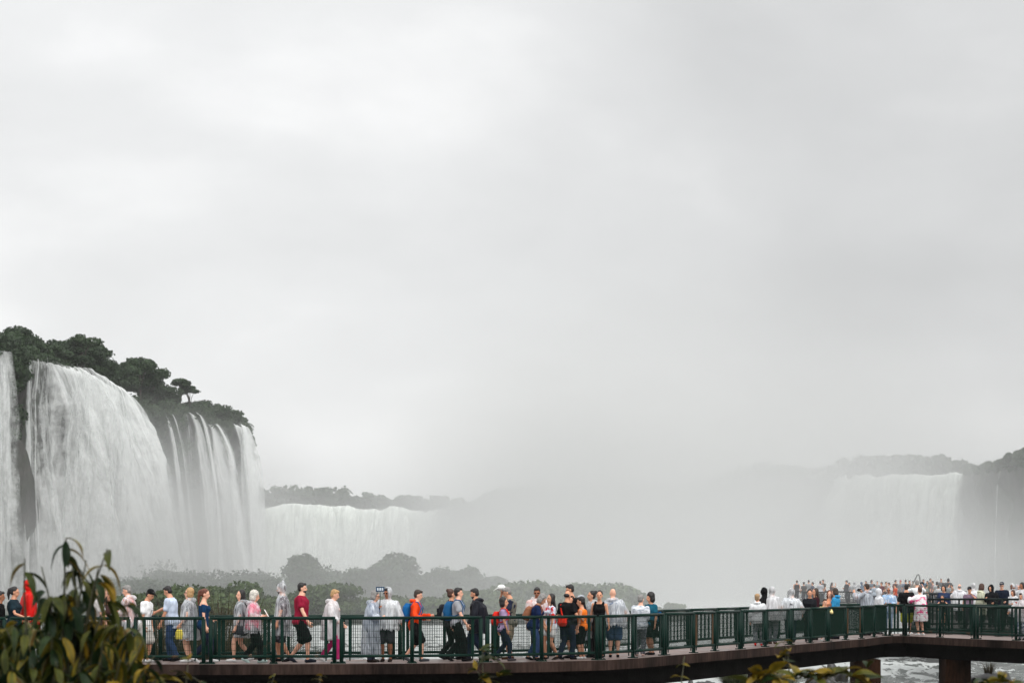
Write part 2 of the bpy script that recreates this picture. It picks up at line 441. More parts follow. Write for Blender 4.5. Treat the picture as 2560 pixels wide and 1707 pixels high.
def person(key, x, ytop, off, yaw, label, short, skin='m', hair=('short', 'k'), top=None, bottom=None, vox=.0125, far=False, deck=None, group=None, **sp):
    D = (near_y(x)+off) if not far else off
    dz = DECK if deck is None else deck
    w = px(x, ytop, D); H = w.z-dz
    lean = R(sp.get('lean', 2))
    # hoods, caps and curls stand above the crown
    H = H/(1.0-(.515*0)-(1-math.cos(lean))*.42)
    H = H-.02 if hair[0] in ('curly',) or sp.get('hood') == 'up' else H
    sp['H'] = H; sp['sd'] = sum(ord(c)*(i+3) for i, c in enumerate(key+label)); q = make_pose(sp)
    PEOPLE[key] = dict(x=x, D=D, loc=Vector((w.x, w.y, dz)), yaw=R(yaw), q=q, label=label, short=short, group=group, far=far)
    job('person', body_mb(q), vox, skin_mats(skin), key, face_post(q), 2)
    hm = MB()
    if not sp.get('nohair') and hair_mb(q, hair[0], hm):
        curly = hair[0] == 'curly'
        job('hair', hm, vox, simple('hair', HAIRC[hair[1]], .5, .35, 30, spec=.4), key, wrinkle(.012 if curly else .004, (70, 70, 70) if curly else (90, 90, 25), 1), 2)
    sd = hash(key) % 97 if False else sum(ord(c) for c in key) % 97
    if top:
        m = MB(); garment_top(q, top[0], m, sp.get('inf', .014))
        if sp.get('jhood') == 'up': hood_mb(q, m)
        if sp.get('jhood') == 'down': m.tube([q.T((-.05, .02, .848)), q.T((-.04, .06, .848)), q.T((0, .078, .84)), q.T((.04, .06, .848)), q.T((.05, .02, .848))], .024*q.H)
        nm = {'tee': 'shirt', 'tank': 'tank_top', 'long': 'sweater', 'jacket': 'jacket', 'dress': 'dress', 'off': 'blouse', 'loose': 'shirt', 'vest': 'vest'}[top[0]]
        job(nm, m, vox, top[1], key, wrinkle(.013, (14, 14, 9), sd), 3)
    if bottom:
        m = MB(); garment_bottom(q, bottom[0], m)
        nm = {'trousers': 'trousers', 'slim': 'trousers', 'shorts': 'shorts', 'short': 'shorts', 'skirt': 'skirt'}[bottom[0]]
        job(nm, m, vox, bottom[1], key, wrinkle(.012, (14, 14, 8), sd+5), 3)
    if sp.get('poncho'):
        m = MB(); garment_poncho(q, sp, m, sp.get('phem', .3), sp.get('pwide', 1.0))
        job('rain_poncho', m, vox*1.15, sp['poncho'], key, wrinkle(.028, (15, 15, 3.2), sd+9, 1.5, .845*H), 2)
    if sp.get('undervest'):
        m = MB(); garment_top(q, 'vest', m, .026); job('vest', m, vox, sp['undervest'], key, wrinkle(.008, (14, 14, 9), sd+3), 3)
    if sp.get('shoe') is not None:
        for h, k, a, pit in q.leg:
            m = MB(); fd = Vector((0, -math.cos(pit), -math.sin(pit))); Hh = q.H
            m.tube([a+Vector((0, .02*Hh, -.02*Hh)), a-Vector((0, 0, .02*Hh))+fd*.04*Hh, a-Vector((0, 0, .029*Hh))+fd*.098*Hh], [.0225*Hh, .0235*Hh, .0165*Hh])
            job('shoe', m, vox*.9, sp['shoe'], key, None, 2)
    k = q.hs
    if sp.get('cap') is not None:
        m = MB(); h = q.Hd
        m.ell(h((0, .01, .968)), (.05*k, .057*k, .046*k), q.MH)
        m.tube([h((0, -.03, .972)), h((0, -.068, .968)), h((0, -.092, .962))], [.034*k, .03*k, .018*k], flat=.25)
        job('cap', m, vox*.8, sp['cap'], key, None, 2)
    if sp.get('glasses'):
        m = MB(); h = q.Hd
        for s in (-1, 1):
            m.ell(h((s*.019, -.053, .932)), (.0145*k, .004*k, .010*k), q.MH); m.tube([h((s*.034, -.05, .934)), h((s*.046, .0, .932))], .0025*k)
        job('glasses', m, .004, cloth((22, 22, 24), 'dark_lens', .2), key, None, 0)
    return q
HELD = []
def held(key, name, mb, mat, label, cat, vox=None, extra=(), group=None):
    """a thing carried or worn by a person: top level, standing in that person's frame. extra: parts (name, mb, mat)"""
    HELD.append((key, name, mb, mat, label, cat, vox, extra, group))
def backpack(key, col, label, size=1.0, straps=True, pocket=None, off=(0, 0)):
    q = PEOPLE[key]['q']; H = q.H; m = MB(); s = size
    M = q.ML
    c = q.T((off[0], .125, .68+off[1]))
    m.loft([(c+M @ Vector((0, 0, -.115*H*s)), M @ Vector((.06*H*s, 0, 0)), M @ Vector((0, .04*H*s, 0))),
            (c+M @ Vector((0, .008*H, -.095*H*s)), M @ Vector((.082*H*s, 0, 0)), M @ Vector((0, .06*H*s, 0))),
            (c+M @ Vector((0, .008*H, -.02*H*s)), M @ Vector((.085*H*s, 0, 0)), M @ Vector((0, .064*H*s, 0))),
            (c+M @ Vector((0, 0, .07*H*s)), M @ Vector((.08*H*s, 0, 0)), M @ Vector((0, .054*H*s, 0))),
            (c+M @ Vector((0, -.01*H, .115*H*s)), M @ Vector((.055*H*s, 0, 0)), M @ Vector((0, .036*H*s, 0)))])
    ex = []
    if straps:
        for sd in (-1, 1):
            t = MB(); t.tube([q.T((sd*.055, .07, .78)), q.T((sd*.062, .03, .843)), q.T((sd*.066, -.035, .835)), q.T((sd*.072, -.085, .76)), q.T((sd*.085, -.07, .67)), q.T((sd*.1, .02, .62)), q.T((sd*.07, .085, .62))], .012*H, flat=.6)
            ex.append(('strap', t, col, .01))
    p = MB(); pc = c+M @ Vector((0, .055*H*s, -.05*H*s)); p.ell(pc, (.06*H*s, .025*H*s, .05*H*s), M)
    ex.append(('pocket', p, pocket or col, .014))
    held(key, 'backpack', m, col, label, 'backpack', .014, ex)
def flush_people():
    tmp = []
    jobs = [(n, mb, vox, mat, key, post, sm, lab, 'p') for n, mb, vox, mat, key, post, sm, lab in JOBS]
    for hi, (key, name, mb, mat, label, cat, vox, extra, group) in enumerate(HELD):
        jobs.append((name, mb, vox, mat, key, wrinkle(.006, (18, 18, 12), 3) if vox and vox > .009 else None, 2, (hi, True), 'h'))
        for e in extra: jobs.append((e[0], e[1], e[3] if len(e) > 3 else None, e[2], key, None, 2, (hi, False), 'h'))
    for j in jobs:
        me = j[1].mesh(j[0]); o = bpy.data.objects.new('tmp', me); COL.objects.link(o)
        if j[2]:
            r = o.modifiers.new('r', 'REMESH'); r.mode = 'VOXEL'; r.voxel_size = j[2]; r.adaptivity = 0
            if j[6]:
                s = o.modifiers.new('s', 'SMOOTH'); s.factor = .5; s.iterations = j[6]
        tmp.append(o)
    dg = bpy.context.evaluated_depsgraph_get(); dg.update()
    meshes = []
    for o in tmp: meshes.append(bpy.data.meshes.new_from_object(o.evaluated_get(dg)))
    for o in tmp:
        m = o.data; bpy.data.objects.remove(o); bpy.data.meshes.remove(m)
    roots = {}; hroots = {}
    for j, me in zip(jobs, meshes):
        name, mb, vox, mat, key, post, sm, lab, typ = j
        me.name = name
        P = PEOPLE[key]
        if post: 
            if name == 'person':
                for m in mat: me.materials.append(m)
                post(me); o = link(name, me, None, None)
            else: post(me); o = link(name, me, mat)
        else: o = link(name, me, mat, smooth=bool(vox))
        if typ == 'p' and name == 'person':
            o.location = P['loc']; o.rotation_euler = (0, 0, P['yaw'])
            tag(o, P['label'], 'person', P['group']); roots[key] = o
        elif typ == 'p': o.parent = roots[key]
        elif lab[1]:
            o.location = P['loc']; o.rotation_euler = (0, 0, P['yaw']); h = HELD[lab[0]]
            tag(o, h[4], h[5], h[8]); hroots[lab[0]] = o
        else: o.parent = hroots[lab[0]]
    return roots
# ================================================================ footbridge
# near edge of the deck surveyed as (image x, deck-edge image y) -> plan points at deck level
_edge = [(-120, 1659.5), (40, 1659.5), (200, 1659), (360, 1658.8), (518, 1658.5), (684, 1658), (845, 1657.5), (1030, 1656.5), (1210, 1654.5), (1354, 1652), (1496, 1648.5), (1582, 1643.5), (1660, 1637),
         (1734, 1631), (1787, 1626.5), (1851, 1621.5), (1913, 1616), (1975, 1610.5), (2025, 1606.5), (2069, 1602.5), (2114, 1598.5), (2154, 1595.5), (2185, 1591.5), (2219, 1588.5),
         (2262, 1588), (2350, 1592), (2440, 1596), (2540, 1600), (2660, 1605)]
NPTS = [px(x, y, HC*F/(y-HY)) for x, y in _edge]
NX = [e[0] for e in _edge]; ND = [p.y for p in NPTS]
W_DECK = 2.3
def offset(pts, d):
    out = []
    for i, p in enumerate(pts):
        a = (pts[i]-pts[i-1]) if i else (pts[1]-pts[0]); b = (pts[i+1]-pts[i]) if i < len(pts)-1 else (pts[i]-pts[i-1])
        na = Vector((-a.y, a.x, 0)).normalized(); nb = Vector((-b.y, b.x, 0)).normalized()
        n = (na+nb).normalized(); c = max(.5, n.dot(na)); out.append(Vector((p.x, p.y, 0))+n*(d/c)+Vector((0, 0, DECK)))
    return out
def smooth_pts(pts, keep=()):
    return pts
NEAR = NPTS
def strip(name, ptsA, ptsB, z0, z1, mat, parent, bevel=0):
    V = []; Q = []
    for a, b in zip(ptsA, ptsB): V += [(a.x, a.y, z1), (b.x, b.y, z1), (b.x, b.y, z0), (a.x, a.y, z0)]
    for i in range(len(ptsA)-1):
        for k in range(4):
            k2 = (k+1) % 4; Q.append((4*i+k, 4*i+4+k, 4*i+4+k2, 4*i+k2))
    e = 4*(len(ptsA)-1); Q += [(0, 1, 2, 3), (e+3, e+2, e+1, e)]
    me = bpy.data.meshes.new(name); me.from_pydata(V, [], Q); bm = bmesh.new(); bm.from_mesh(me); bmesh.ops.recalc_face_normals(bm, faces=bm.faces); bm.to_mesh(me); bm.free()
    return link(name, me, mat, parent, False)
def concrete(name, base, wet, stain, st=(1, 1, 1)):
    m, n, o = new_mat(name); b = N(n, 'ShaderNodeBsdfPrincipled'); b.inputs['Specular IOR Level'].default_value = .45 if name == 'wet_deck_concrete' else .02
    tc = N(n, 'ShaderNodeTexCoord')
    n1 = N(n, 'ShaderNodeTexNoise', i_Scale=.9, i_Detail=8, i_Roughness=.65); n2 = N(n, 'ShaderNodeTexNoise', i_Scale=14, i_Detail=6)
    mp = N(n, 'ShaderNodeMapping'); mp.inputs['Scale'].default_value = st; n.links.new(tc.outputs['Object'], mp.inputs[0])
    for q in (n1, n2): n.links.new(mp.outputs[0], q.inputs['Vector'])
    r = ramp(n, [(.35, stain), (.62, base)]); n.links.new(n1.outputs[0], r.inputs[0])
    r2 = ramp(n, [(.3, (.6, .6, .6)), (.7, (1.2, 1.2, 1.2))]); n.links.new(n2.outputs[0], r2.inputs[0])
    c = mixc(n, r.outputs[0], r2.outputs[0], 1.0, 'MULTIPLY'); n.links.new(c, b.inputs['Base Color'])
    rr = ramp(n, [(.4, wet), (.6, .75)]); n.links.new(n1.outputs[0], rr.inputs[0]); n.links.new(rr.outputs[0], b.inputs['Roughness'])
    bp = N(n, 'ShaderNodeBump', i_Strength=.5, i_Distance=.02); n.links.new(n2.outputs[0], bp.inputs['Height']); n.links.new(bp.outputs[0], b.inputs['Normal'])
    n.links.new(b.outputs[0], o.inputs[0]); return m
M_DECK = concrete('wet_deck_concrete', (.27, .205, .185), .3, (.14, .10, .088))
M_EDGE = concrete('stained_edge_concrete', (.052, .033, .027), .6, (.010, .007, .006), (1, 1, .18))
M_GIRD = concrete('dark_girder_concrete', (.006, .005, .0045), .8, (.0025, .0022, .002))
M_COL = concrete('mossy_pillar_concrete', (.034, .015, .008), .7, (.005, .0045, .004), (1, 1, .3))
bridge = tag(empty('footbridge', (NEAR[10].x, NEAR[10].y, 0)), 'long curving concrete footbridge on dark pillars, crowded with visitors above the river', 'footbridge')
def par(o, root):
    o.parent = root; o.matrix_parent_inverse = Matrix.Translation(-Vector(root.location)); return o
FARP = offset(NEAR, W_DECK)
outA, outB = offset(NEAR, -.16), offset(NEAR, W_DECK+.16)
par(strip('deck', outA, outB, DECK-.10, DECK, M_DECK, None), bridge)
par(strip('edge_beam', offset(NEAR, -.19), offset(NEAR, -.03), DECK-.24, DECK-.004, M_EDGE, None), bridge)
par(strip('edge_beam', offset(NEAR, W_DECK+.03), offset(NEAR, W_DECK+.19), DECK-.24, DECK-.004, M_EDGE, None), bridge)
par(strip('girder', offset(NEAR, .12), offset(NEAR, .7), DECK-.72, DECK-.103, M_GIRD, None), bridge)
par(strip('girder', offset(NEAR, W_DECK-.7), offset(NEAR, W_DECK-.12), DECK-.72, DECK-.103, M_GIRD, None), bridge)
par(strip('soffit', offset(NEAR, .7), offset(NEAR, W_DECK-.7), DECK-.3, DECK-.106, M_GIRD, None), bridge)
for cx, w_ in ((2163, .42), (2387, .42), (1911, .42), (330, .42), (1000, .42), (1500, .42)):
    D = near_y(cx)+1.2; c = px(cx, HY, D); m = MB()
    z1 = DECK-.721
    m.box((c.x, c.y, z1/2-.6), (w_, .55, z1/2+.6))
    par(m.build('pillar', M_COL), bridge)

# ---------------------------------------------------------------- railings
def paint(name, c, rust):
    m, n, o = new_mat(name); b = N(n, 'ShaderNodeBsdfPrincipled', i_Roughness=.42); b.inputs['Specular IOR Level'].default_value = .1
    tc = N(n, 'ShaderNodeTexCoord'); n1 = N(n, 'ShaderNodeTexNoise', i_Scale=1.7, i_Detail=7, i_Roughness=.7)
    n.links.new(tc.outputs['Object'], n1.inputs['Vector'])
    r = ramp(n, [(.3, tuple(v*.6 for v in c)), (.55, c), (.62, c), (.69, rust)]); n.links.new(n1.outputs[0], r.inputs[0])
    n.links.new(r.outputs[0], b.inputs['Base Color']); n.links.new(b.outputs[0], o.inputs[0]); return m
GREEN = (.003, .021, .015)
M_RAIL = paint('green_railing_paint', GREEN, (.06, .035, .02)); M_RUST = paint('rusty_railing_paint', (.09, .045, .02), (.12, .05, .02))
M_WIRE = simple('dark_green_wire_mesh', (.004, .018, .012), .6, .2, spec=.08)
RH = 1.015
def railing_section(a, b, left_posts, end_post=False, outward=None, rusty=False, flare=False, h=RH, vs=.040, light=False, mats=None, z=None, wr=.006):
    """one bay of railing from plan point a to b, standing on the deck; owns the post(s) at a"""
    mr, mw = mats or (M_RAIL, M_WIRE)
    za = a.z if z is None else z
    root = empty('railing_section', (a.x, a.y, za))
    d = Vector((b.x-a.x, b.y-a.y, 0)); L = d.length; d.normalize(); n = Vector((d.y, -d.x, 0))
    P = lambda s, z_, o=0: d*s+n*o+Vector((0, 0, z_))
    M = Matrix((d, n, Vector((0, 0, 1)))).transposed()
    def post(s):
        m = MB(); m.rod(P(s, 0), P(s, h-.005), .047, 10)
        p = m.build('post', mr, root, True)
        k = MB(); k.box(P(s, .012), (.095, .095, .012), M)
        if flare:
            for sg in (-1, 1):
                k.loft([(P(s, .024)+d*sg*.0, d*.12, n*.02), (P(s, .2), d*.052, n*.02)]); break
        else:
            for sg in (-1, 1):
                for sn in (-1, 1): k.rod(P(s+sg*.065, .024, sn*.065), P(s+sg*.065, .045, sn*.065), .014, 6)
        k.build('base_plate', mr, p)
    for s in left_posts: post(s)
    if end_post: post(L)
    s0 = max(left_posts)+.0 if left_posts else 0
    m = MB(); m.rod(P(s0-.03, h+.012), P(L+.02, h+.012), .037, 10); m.build('top_rail', mr, root, True)
    m = MB(); m.rod(P(s0+.02, .165), P(L-.03, .165), .034, 10)
    m.build('bottom_rail', mr, root, True)
    u0, u1 = s0+.19, L-.19
    for u in (u0, u1):
        m = MB(); m.box(P(u, (.165+h)/2), (.033, .016, (h-.165)/2), M); m.build('upright', M_RUST if rusty else mr, root)
        m = MB(); m.rod(P(u, .06), P(u, .165), .016, 6); m.build('foot', mr, root)
    m = MB(); k = max(2, int((u1-u0)/vs))
    for i in range(1, k): m.rod(P(u0+(u1-u0)*i/k, .165, .004), P(u0+(u1-u0)*i/k, h, .004), wr, 4)
    for i in range(1, 6): z_ = .165+(h-.165)*i/6; m.rod(P(u0, z_, -.004), P(u1, z_, -.004), .0052, 4)
    m.build('wire_mesh', mw, root)
    return root
# posts of the near railing: (image x, double?)
_posts = [(-110, 0), (20, 1), (160, 0), (330, 1), (518, 1), (684, 0), (845, 1), (1030, 0), (1210, 1), (1354, 0), (1496, 1), (1582, 0), (1660, 1), (1734, 0), (1787, 0), (1851, 1), (1913, 0), (1975, 1), (2025, 0), (2069, 1),
          (2114, 0), (2154, 0), (2185, 0), (2219, 1), (2262, 1), (2350, 0), (2440, 1), (2540, 0), (2650, 0)]
def on_path(pts, X0, X1s):
    pass
def near_pt(x):
    xs = NX; D = float(np.interp(x, xs, ND)); p = px(x, HY, D)
    # stay on the straight plan segments
    for i in range(len(xs)-1):
        if xs[i] <= x <= xs[i+1]:
            a, b = NEAR[i], NEAR[i+1]; r = Vector(((x-1280)/F, 1)); # solve a+t(b-a) on the ray
            dx, dy = b.x-a.x, b.y-a.y; den = dx-r.x*dy; t = (r.x*a.y-a.x)/den; return Vector((a.x+dx*t, a.y+dy*t, DECK))
    return Vector((p.x, p.y, DECK))
SECTIONS = []
for i in range(len(_posts)-1):
    (xa, da), (xb, db) = _posts[i], _posts[i+1]
    a, b = near_pt(xa), near_pt(xb)
    g = .16 if da else 0
    lp = [-g/2, g/2] if da else [0]
    L = (b-a).length
    if db: b = b-(b-a).normalized()*.08
    o = railing_section(a, b, lp, flare=xa > 1540 and xa < 2210, rusty=xa in (1734, 2114), end_post=(i == len(_posts)-2), **(dict(vs=.037, wr=.007) if 1990 < xa < 2215 else {}))
    SECTIONS.append((o, xa, xb))
# far railing on the other edge: the same posts carried across the deck
FSECT = []
def resample(pts, step):
    out = [pts[0]]; acc = 0
    for i in range(len(pts)-1):
        a, b = pts[i], pts[i+1]; L = (b-a).length; k = max(1, round(L/step))
        for j in range(1, k+1): out.append(a.lerp(b, j/k))
    return out
fp = offset(NEAR, W_DECK-.0)
frs = []
acc = [fp[0]]
for p in fp[1:]:
    if (p-acc[-1]).length > 1.1 or p is fp[-1]: acc.append(p)
fpts = []
for i in range(len(acc)-1):
    L = (acc[i+1]-acc[i]).length; k = max(1, round(L/1.65))
    for j in range(k): fpts.append(acc[i].lerp(acc[i+1], j/k))
fpts.append(acc[-1])
for i in range(len(fpts)-1):
    a, b = fpts[i], fpts[i+1]
    o = railing_section(a, b, [-.08, .08] if i % 2 else [0], end_post=(i == len(fpts)-2))
    xm = lambda p: 1280+F*p.x/p.y
    FSECT.append((o, xm(a), xm(b)))
# ================================================================ the visitors
C = cloth
white_p = lambda: plastic((232, 232, 234), .84, 'white_poncho_film')
clear_p = lambda: plastic((232, 236, 240), .42, 'clear_poncho_film')
milky_p = lambda: plastic((230, 233, 236), .62, 'milky_poncho_film')
grey_p = lambda: plastic((206, 214, 224), .6, 'bluish_poncho_film')
SN = {'w': C((205, 205, 205), 'white_shoe'), 'k': C((22, 22, 24), 'black_shoe'), 'n': C((30, 34, 44), 'navy_shoe'), 'b': C((70, 48, 34), 'brown_shoe'), 'r': C((190, 40, 35), 'red_shoe'), 's': C((40, 32, 28), 'sandal')}
JEAN, DJEAN, BLK, CHAR = C((52, 72, 108), 'denim'), C((30, 38, 56), 'dark_denim'), C((18, 18, 20), 'black_cloth'), C((44, 44, 48), 'charcoal_cloth')
HANG = ((.05, .03, -.33), (.05, .03, -.33)); SWING = ((.05, .15, -.28), (.05, -.13, -.28)); SWING2 = ((.05, -.13, -.28), (.05, .15, -.28))
FOLD = ((-.05, .14, -.17), (-.05, .14, -.17)); HOLD = ((-.04, .125, -.16), (-.03, .12, -.15)); RAIL = ((.03, .2, -.2), (.03, .2, -.2))
G = 'visitors crowding the footbridge'
def P(*a, **k): person(*a, group=G, **k)
P('p0', -3, 1476, .7, 90, 'person in black at the very edge, half hidden behind the leafy bush', 'the person half hidden at the bush edge', 'd', ('short', 'k'), ('tee', BLK), ('trousers', BLK), shoe=SN['k'], legs='walk')
P('p1', 33, 1466, .9, 90, 'person with black ponytail and dark teal polo shirt, one forearm held out', 'the person in teal polo', 'm', ('pony', 'k'), ('tee', C((28, 44, 52))), ('trousers', BLK), fem=1, w=1.15, shoe=SN['k'], arms=((.03, .2, -.2), (.03, .1, -.28)), head=(8, 0))
P('p2', 73, 1446, 1.3, -70, 'person wrapped in a bright red hooded rain poncho behind the bush', 'the red poncho', 'm', ('short', 'k'), None, ('trousers', BLK), poncho=C((200, 22, 18), 'red_poncho', .35), hood='up', shoe=SN['k'], w=1.1)
P('p3', 156, 1490, .6, 75, 'person in clear plastic over a navy top, almost hidden behind leaves', 'the person hidden by leaves', 'm', ('short', 'b'), ('long', C((42, 48, 66))), ('trousers', BLK), poncho=clear_p(), hood='down', shoe=SN['k'], legs='walk')
P('p4', 226, 1467, .7, 95, 'person with long fair hair tied back, leaning forward beside the bush', 'the fair-haired person leaning forward', 'l', ('pony', 'bl'), ('tee', C((205, 200, 198))), ('trousers', CHAR), fem=1, lean=24, shoe=SN['k'], legs='step', arms=((.04, .12, -.29), (.04, .12, -.29)), head=(10, 0))
P('p5', 262, 1482, 1.5, 90, 'shorter person with straight dark brown hair facing along the bridge', 'the short dark-haired person', 'm', ('long', 'b'), ('tee', C((70, 50, 48))), ('trousers', BLK), fem=1, shoe=SN['k'], legs='step')
P('p6', 322, 1462, 1.0, -95, 'person with grey hair, see-through poncho over a pink shirt and grey shorts', 'the grey-haired person in pink shirt', 'l', ('short', 'g'), ('tee', C((214, 140, 128))), ('shorts', C((92, 98, 108))), poncho=milky_p(), hood='down', phem=.52, shoe=SN['w'], w=1.15, arms=HOLD, head=(12, 0))
P('p7', 362, 1472, .9, 70, 'person in a black cap and white printed T-shirt looking down', 'the person in black cap', 'm', ('short', 'k'), ('loose', C((232, 232, 232))), ('shorts', C((190, 186, 180))), cap=BLK, shoe=SN['w'], lean=6, arms=((.05, .05, -.33), (.05, .0, -.33)), head=(28, 0))
P('p8', 432, 1462, 1.55, -105, 'person in pale blue shirt and jeans resting one arm on the far railing', 'the person in pale blue shirt', 'm', ('short', 'k'), ('loose', C((190, 202, 220))), ('trousers', JEAN), shoe=SN['k'], w=1.12, lean=8, arms=((.02, .30, -.16), (.04, .08, -.3)), legs='step', head=(20, 0))
P('p9', 474, 1469, 1.0, -90, 'person with short strawberry blond hair and glasses in a clear knee-length poncho', 'the strawberry blond person', 'l', ('bob', 'y'), ('dress', pattern((150, 152, 156), (96, 98, 104), 14, .5)), None, fem=1, w=1.2, poncho=clear_p(), hood='down', phem=.31, shoe=SN['w'], arms=((.03, .06, -.31), (.02, .1, -.28)), head=(-6, 0), glasses=1)
P('p10', 508, 1469, .8, 95, 'person with red-brown ponytail, navy off-shoulder top and jeans, walking', 'the person with red-brown ponytail', 'l', ('ponylong', 'r'), ('off', C((18, 52, 84))), ('slim', DJEAN), fem=1, shoe=SN['w'], legs='walk', arms=((.05, .04, -.31), (.0, .11, -.19)))
P('p11', 604, 1472, 1.0, -85, 'person with long black hair, clear poncho over grey top, bare legs', 'the person with long black hair', 'l', ('long', 'k'), ('tee', C((98, 102, 106))), ('short', C((60, 60, 66))), fem=1, poncho=clear_p(), hood='down', phem=.36, pwide=1.05, shoe=SN['w'], legs='walk2', arms=((.04, .04, -.32), (.04, .08, -.31)))
P('p12', 632, 1473, .6, 90, 'person with curly white hair, pink top under a clear poncho, reading a leaflet', 'the white-haired person in pink', 'l', ('curly', 'w'), ('tee', C((224, 74, 112))), ('trousers', BLK), fem=1, poncho=clear_p(), hood='down', phem=.46, shoe=C((170, 190, 186), 'pale_sneaker'), legs='walk', w=1.1, arms=((.0, .13, -.15), (-.02, .13, -.14)), head=(10, 0))
P('p13', 708, 1455, 1.2, -90, 'tall bearded person in clear poncho with pointed hood and camouflage shorts', 'the tall person with pointed hood', 'm', ('beard', 'b'), ('tee', pattern((66, 54, 62), (190, 186, 190), 13, .58)), ('shorts', pattern((34, 34, 40), (80, 80, 86), 14, .55)), poncho=clear_p(), hood='point', phem=.34, shoe=SN['k'], arms=((.05, .05, -.33), (.05, .07, -.32)), legs='step')
P('p14', 750, 1452, .6, 85, 'tall bearded person in maroon T-shirt and black shorts striding past', 'the person in maroon T-shirt', 'l', ('beard', 'k'), ('tee', C((138, 26, 52))), ('shorts', BLK), w=1.18, legs='walk', shoe=SN['n'], arms=((.05, .13, -.3), (.05, -.06, -.32)), lean=4)
P('p15', 826, 1471, .7, 90, 'person with short blond hair in opaque white poncho and magenta trousers', 'the person in magenta trousers', 'l', ('short', 'y'), ('long', C((214, 190, 186))), ('slim', C((186, 50, 112))), fem=1, w=1.2, poncho=white_p(), hood='down', phem=.33, legs='walk', shoe=SN['w'], arms=((.04, .12, -.25), (.04, .12, -.26)), head=(14, 0), lean=6)
P('p16', 927, 1477, .7, 85, 'person with short grey hair wearing a long bluish see-through poncho', 'the grey-haired person in bluish poncho', 'l', ('bob', 'g'), ('long', C((108, 122, 150))), ('trousers', C((60, 66, 84))), fem=1, w=1.15, poncho=grey_p(), hood='down', phem=.12, pwide=1.0, shoe=SN['s'], arms=((.02, .135, -.17), (.02, .135, -.18)), head=(12, 0), lean=7, glasses=1)
P('p17', 967, 1467, .9, -12, 'person in white hooded poncho and sunglasses holding up a stick with a phone', 'the person with the phone stick', 'd', ('short', 'k'), ('tee', C((208, 208, 208))), ('shorts', CHAR), poncho=milky_p(), hood='up', phem=.46, w=1.2, shoe=SN['s'], glasses=1, arms=((-.02, .13, -.08), (.1, .02, -.3)))
P('p18', 1036, 1472, .9, 88, 'person in bright orange rain jacket and black shorts walking with a hand-held camera', 'the person in orange jacket', 'l', ('short', 'b'), ('jacket', C((226, 66, 18), 'orange_jacket', .5)), ('shorts', BLK), jhood='down', legs='walk', shoe=C((70, 72, 76), 'grey_sneaker'), arms=((.02, .15, -.19), (.0, .17, -.15)), lean=6, head=(10, 0))
P('p19', 1126, 1470, 1.8, 100, 'person with brown hair bun and black backpack, mostly behind the person in grey', 'the person with brown bun', 'm', ('bun', 'rb'), ('tee', CHAR), ('trousers', BLK), fem=1, legs='walk', shoe=SN['k'])
P('p20', 1142, 1466, .8, 85, 'person with black hair, grey T-shirt and black trousers, walking', 'the person in grey T-shirt', 'l', ('short', 'k'), ('tee', C((150, 152, 158))), ('trousers', BLK), legs='walk', shoe=SN['k'], w=1.1, arms=((.04, .14, -.29), (.04, -.08, -.31)), lean=4)
P('p21', 1192, 1468, 1.2, -85, 'bearded person in a wide black rain cape over a bulky pack', 'the person in black rain cape', 'm', ('beard', 'k'), ('long', BLK), ('trousers', DJEAN), poncho=C((26, 28, 36), 'black_cape', .45), hood='down', phem=.4, pwide=1.05, hump=.075, legs='walk', shoe=SN['k'], w=1.1, psleeve=.9, arms=((.05, .08, -.31), (.05, .1, -.31)))
P('p22', 1258, 1493, .6, 85, 'short person with black bob, lilac T-shirt and jeans, walking', 'the short person in lilac T-shirt', 'm', ('bob', 'k'), ('tee', C((158, 136, 170))), ('slim', DJEAN), fem=1, legs='walk', shoe=C((70, 66, 70), 'grey_sneaker'), arms=((.05, .08, -.32), (.05, -.08, -.31)))
P('p23', 1276, 1467, 1.5, -95, 'person with grey hair and grey vest over navy shirt, lifting a white cap', 'the person lifting a white cap', 'm', ('short', 'g'), ('tee', C((34, 40, 58))), ('shorts', C((150, 138, 118))), undervest=C((112, 110, 100)), w=1.2, shoe=SN['b'], arms=((-.02, .12, .105), (.08, .1, -.28)), head=(24, 0))
P('p24', 1345, 1468, 1.7, 0, 'person with black hair, coral shirt and white cape facing the viewer', 'the person in coral shirt', 'd', ('short', 'k'), ('tee', C((230, 140, 124))), ('trousers', CHAR), poncho=plastic((240, 240, 240), .7, 'white_cape_film'), hood='down', phem=.4, shoe=SN['k'], glasses=1)
P('p25', 1333, 1484, .7, 80, 'person with ash blond hair bowed over, navy T-shirt and jeans', 'the person in navy T-shirt', 'm', ('bob', 'g'), ('tee', C((20, 36, 72))), ('slim', JEAN), fem=1, w=1.2, shoe=SN['k'], lean=14, head=(30, 0), legs='step', arms=((.04, .12, -.29), (.04, .12, -.29)))
P('p26', 1377, 1485, .9, -65, 'girl with long black hair, red and white shirt and white shorts', 'the girl in red and white shirt', 'm', ('long', 'k'), ('loose', pattern((196, 40, 40), (206, 214, 228), 7, .42)), ('short', C((220, 220, 218))), fem=1, shoe=SN['s'], legs='step', arms=((.05, .04, -.32), (.05, .07, -.32)), head=(-5, 0))
P('p27', 1430, 1460, 1.5, -95, 'tall bearded person in black tank top with bare shoulder', 'the tall person in black tank top', 'm', ('beard', 'k'), ('tank', BLK), ('shorts', CHAR), w=1.15, shoe=SN['k'], arms=((.04, .05, -.32), (.02, .17, -.22)))
P('p28', 1416, 1476, .7, 140, 'balding person in black T-shirt with a red bag across the back', 'the balding person in black T-shirt', 'm', ('rim', 'k'), ('tee', BLK), ('trousers', DJEAN), w=1.1, shoe=SN['k'], legs='step', arms=((.06, .14, -.2), (.05, .1, -.28)), head=(10, 0))
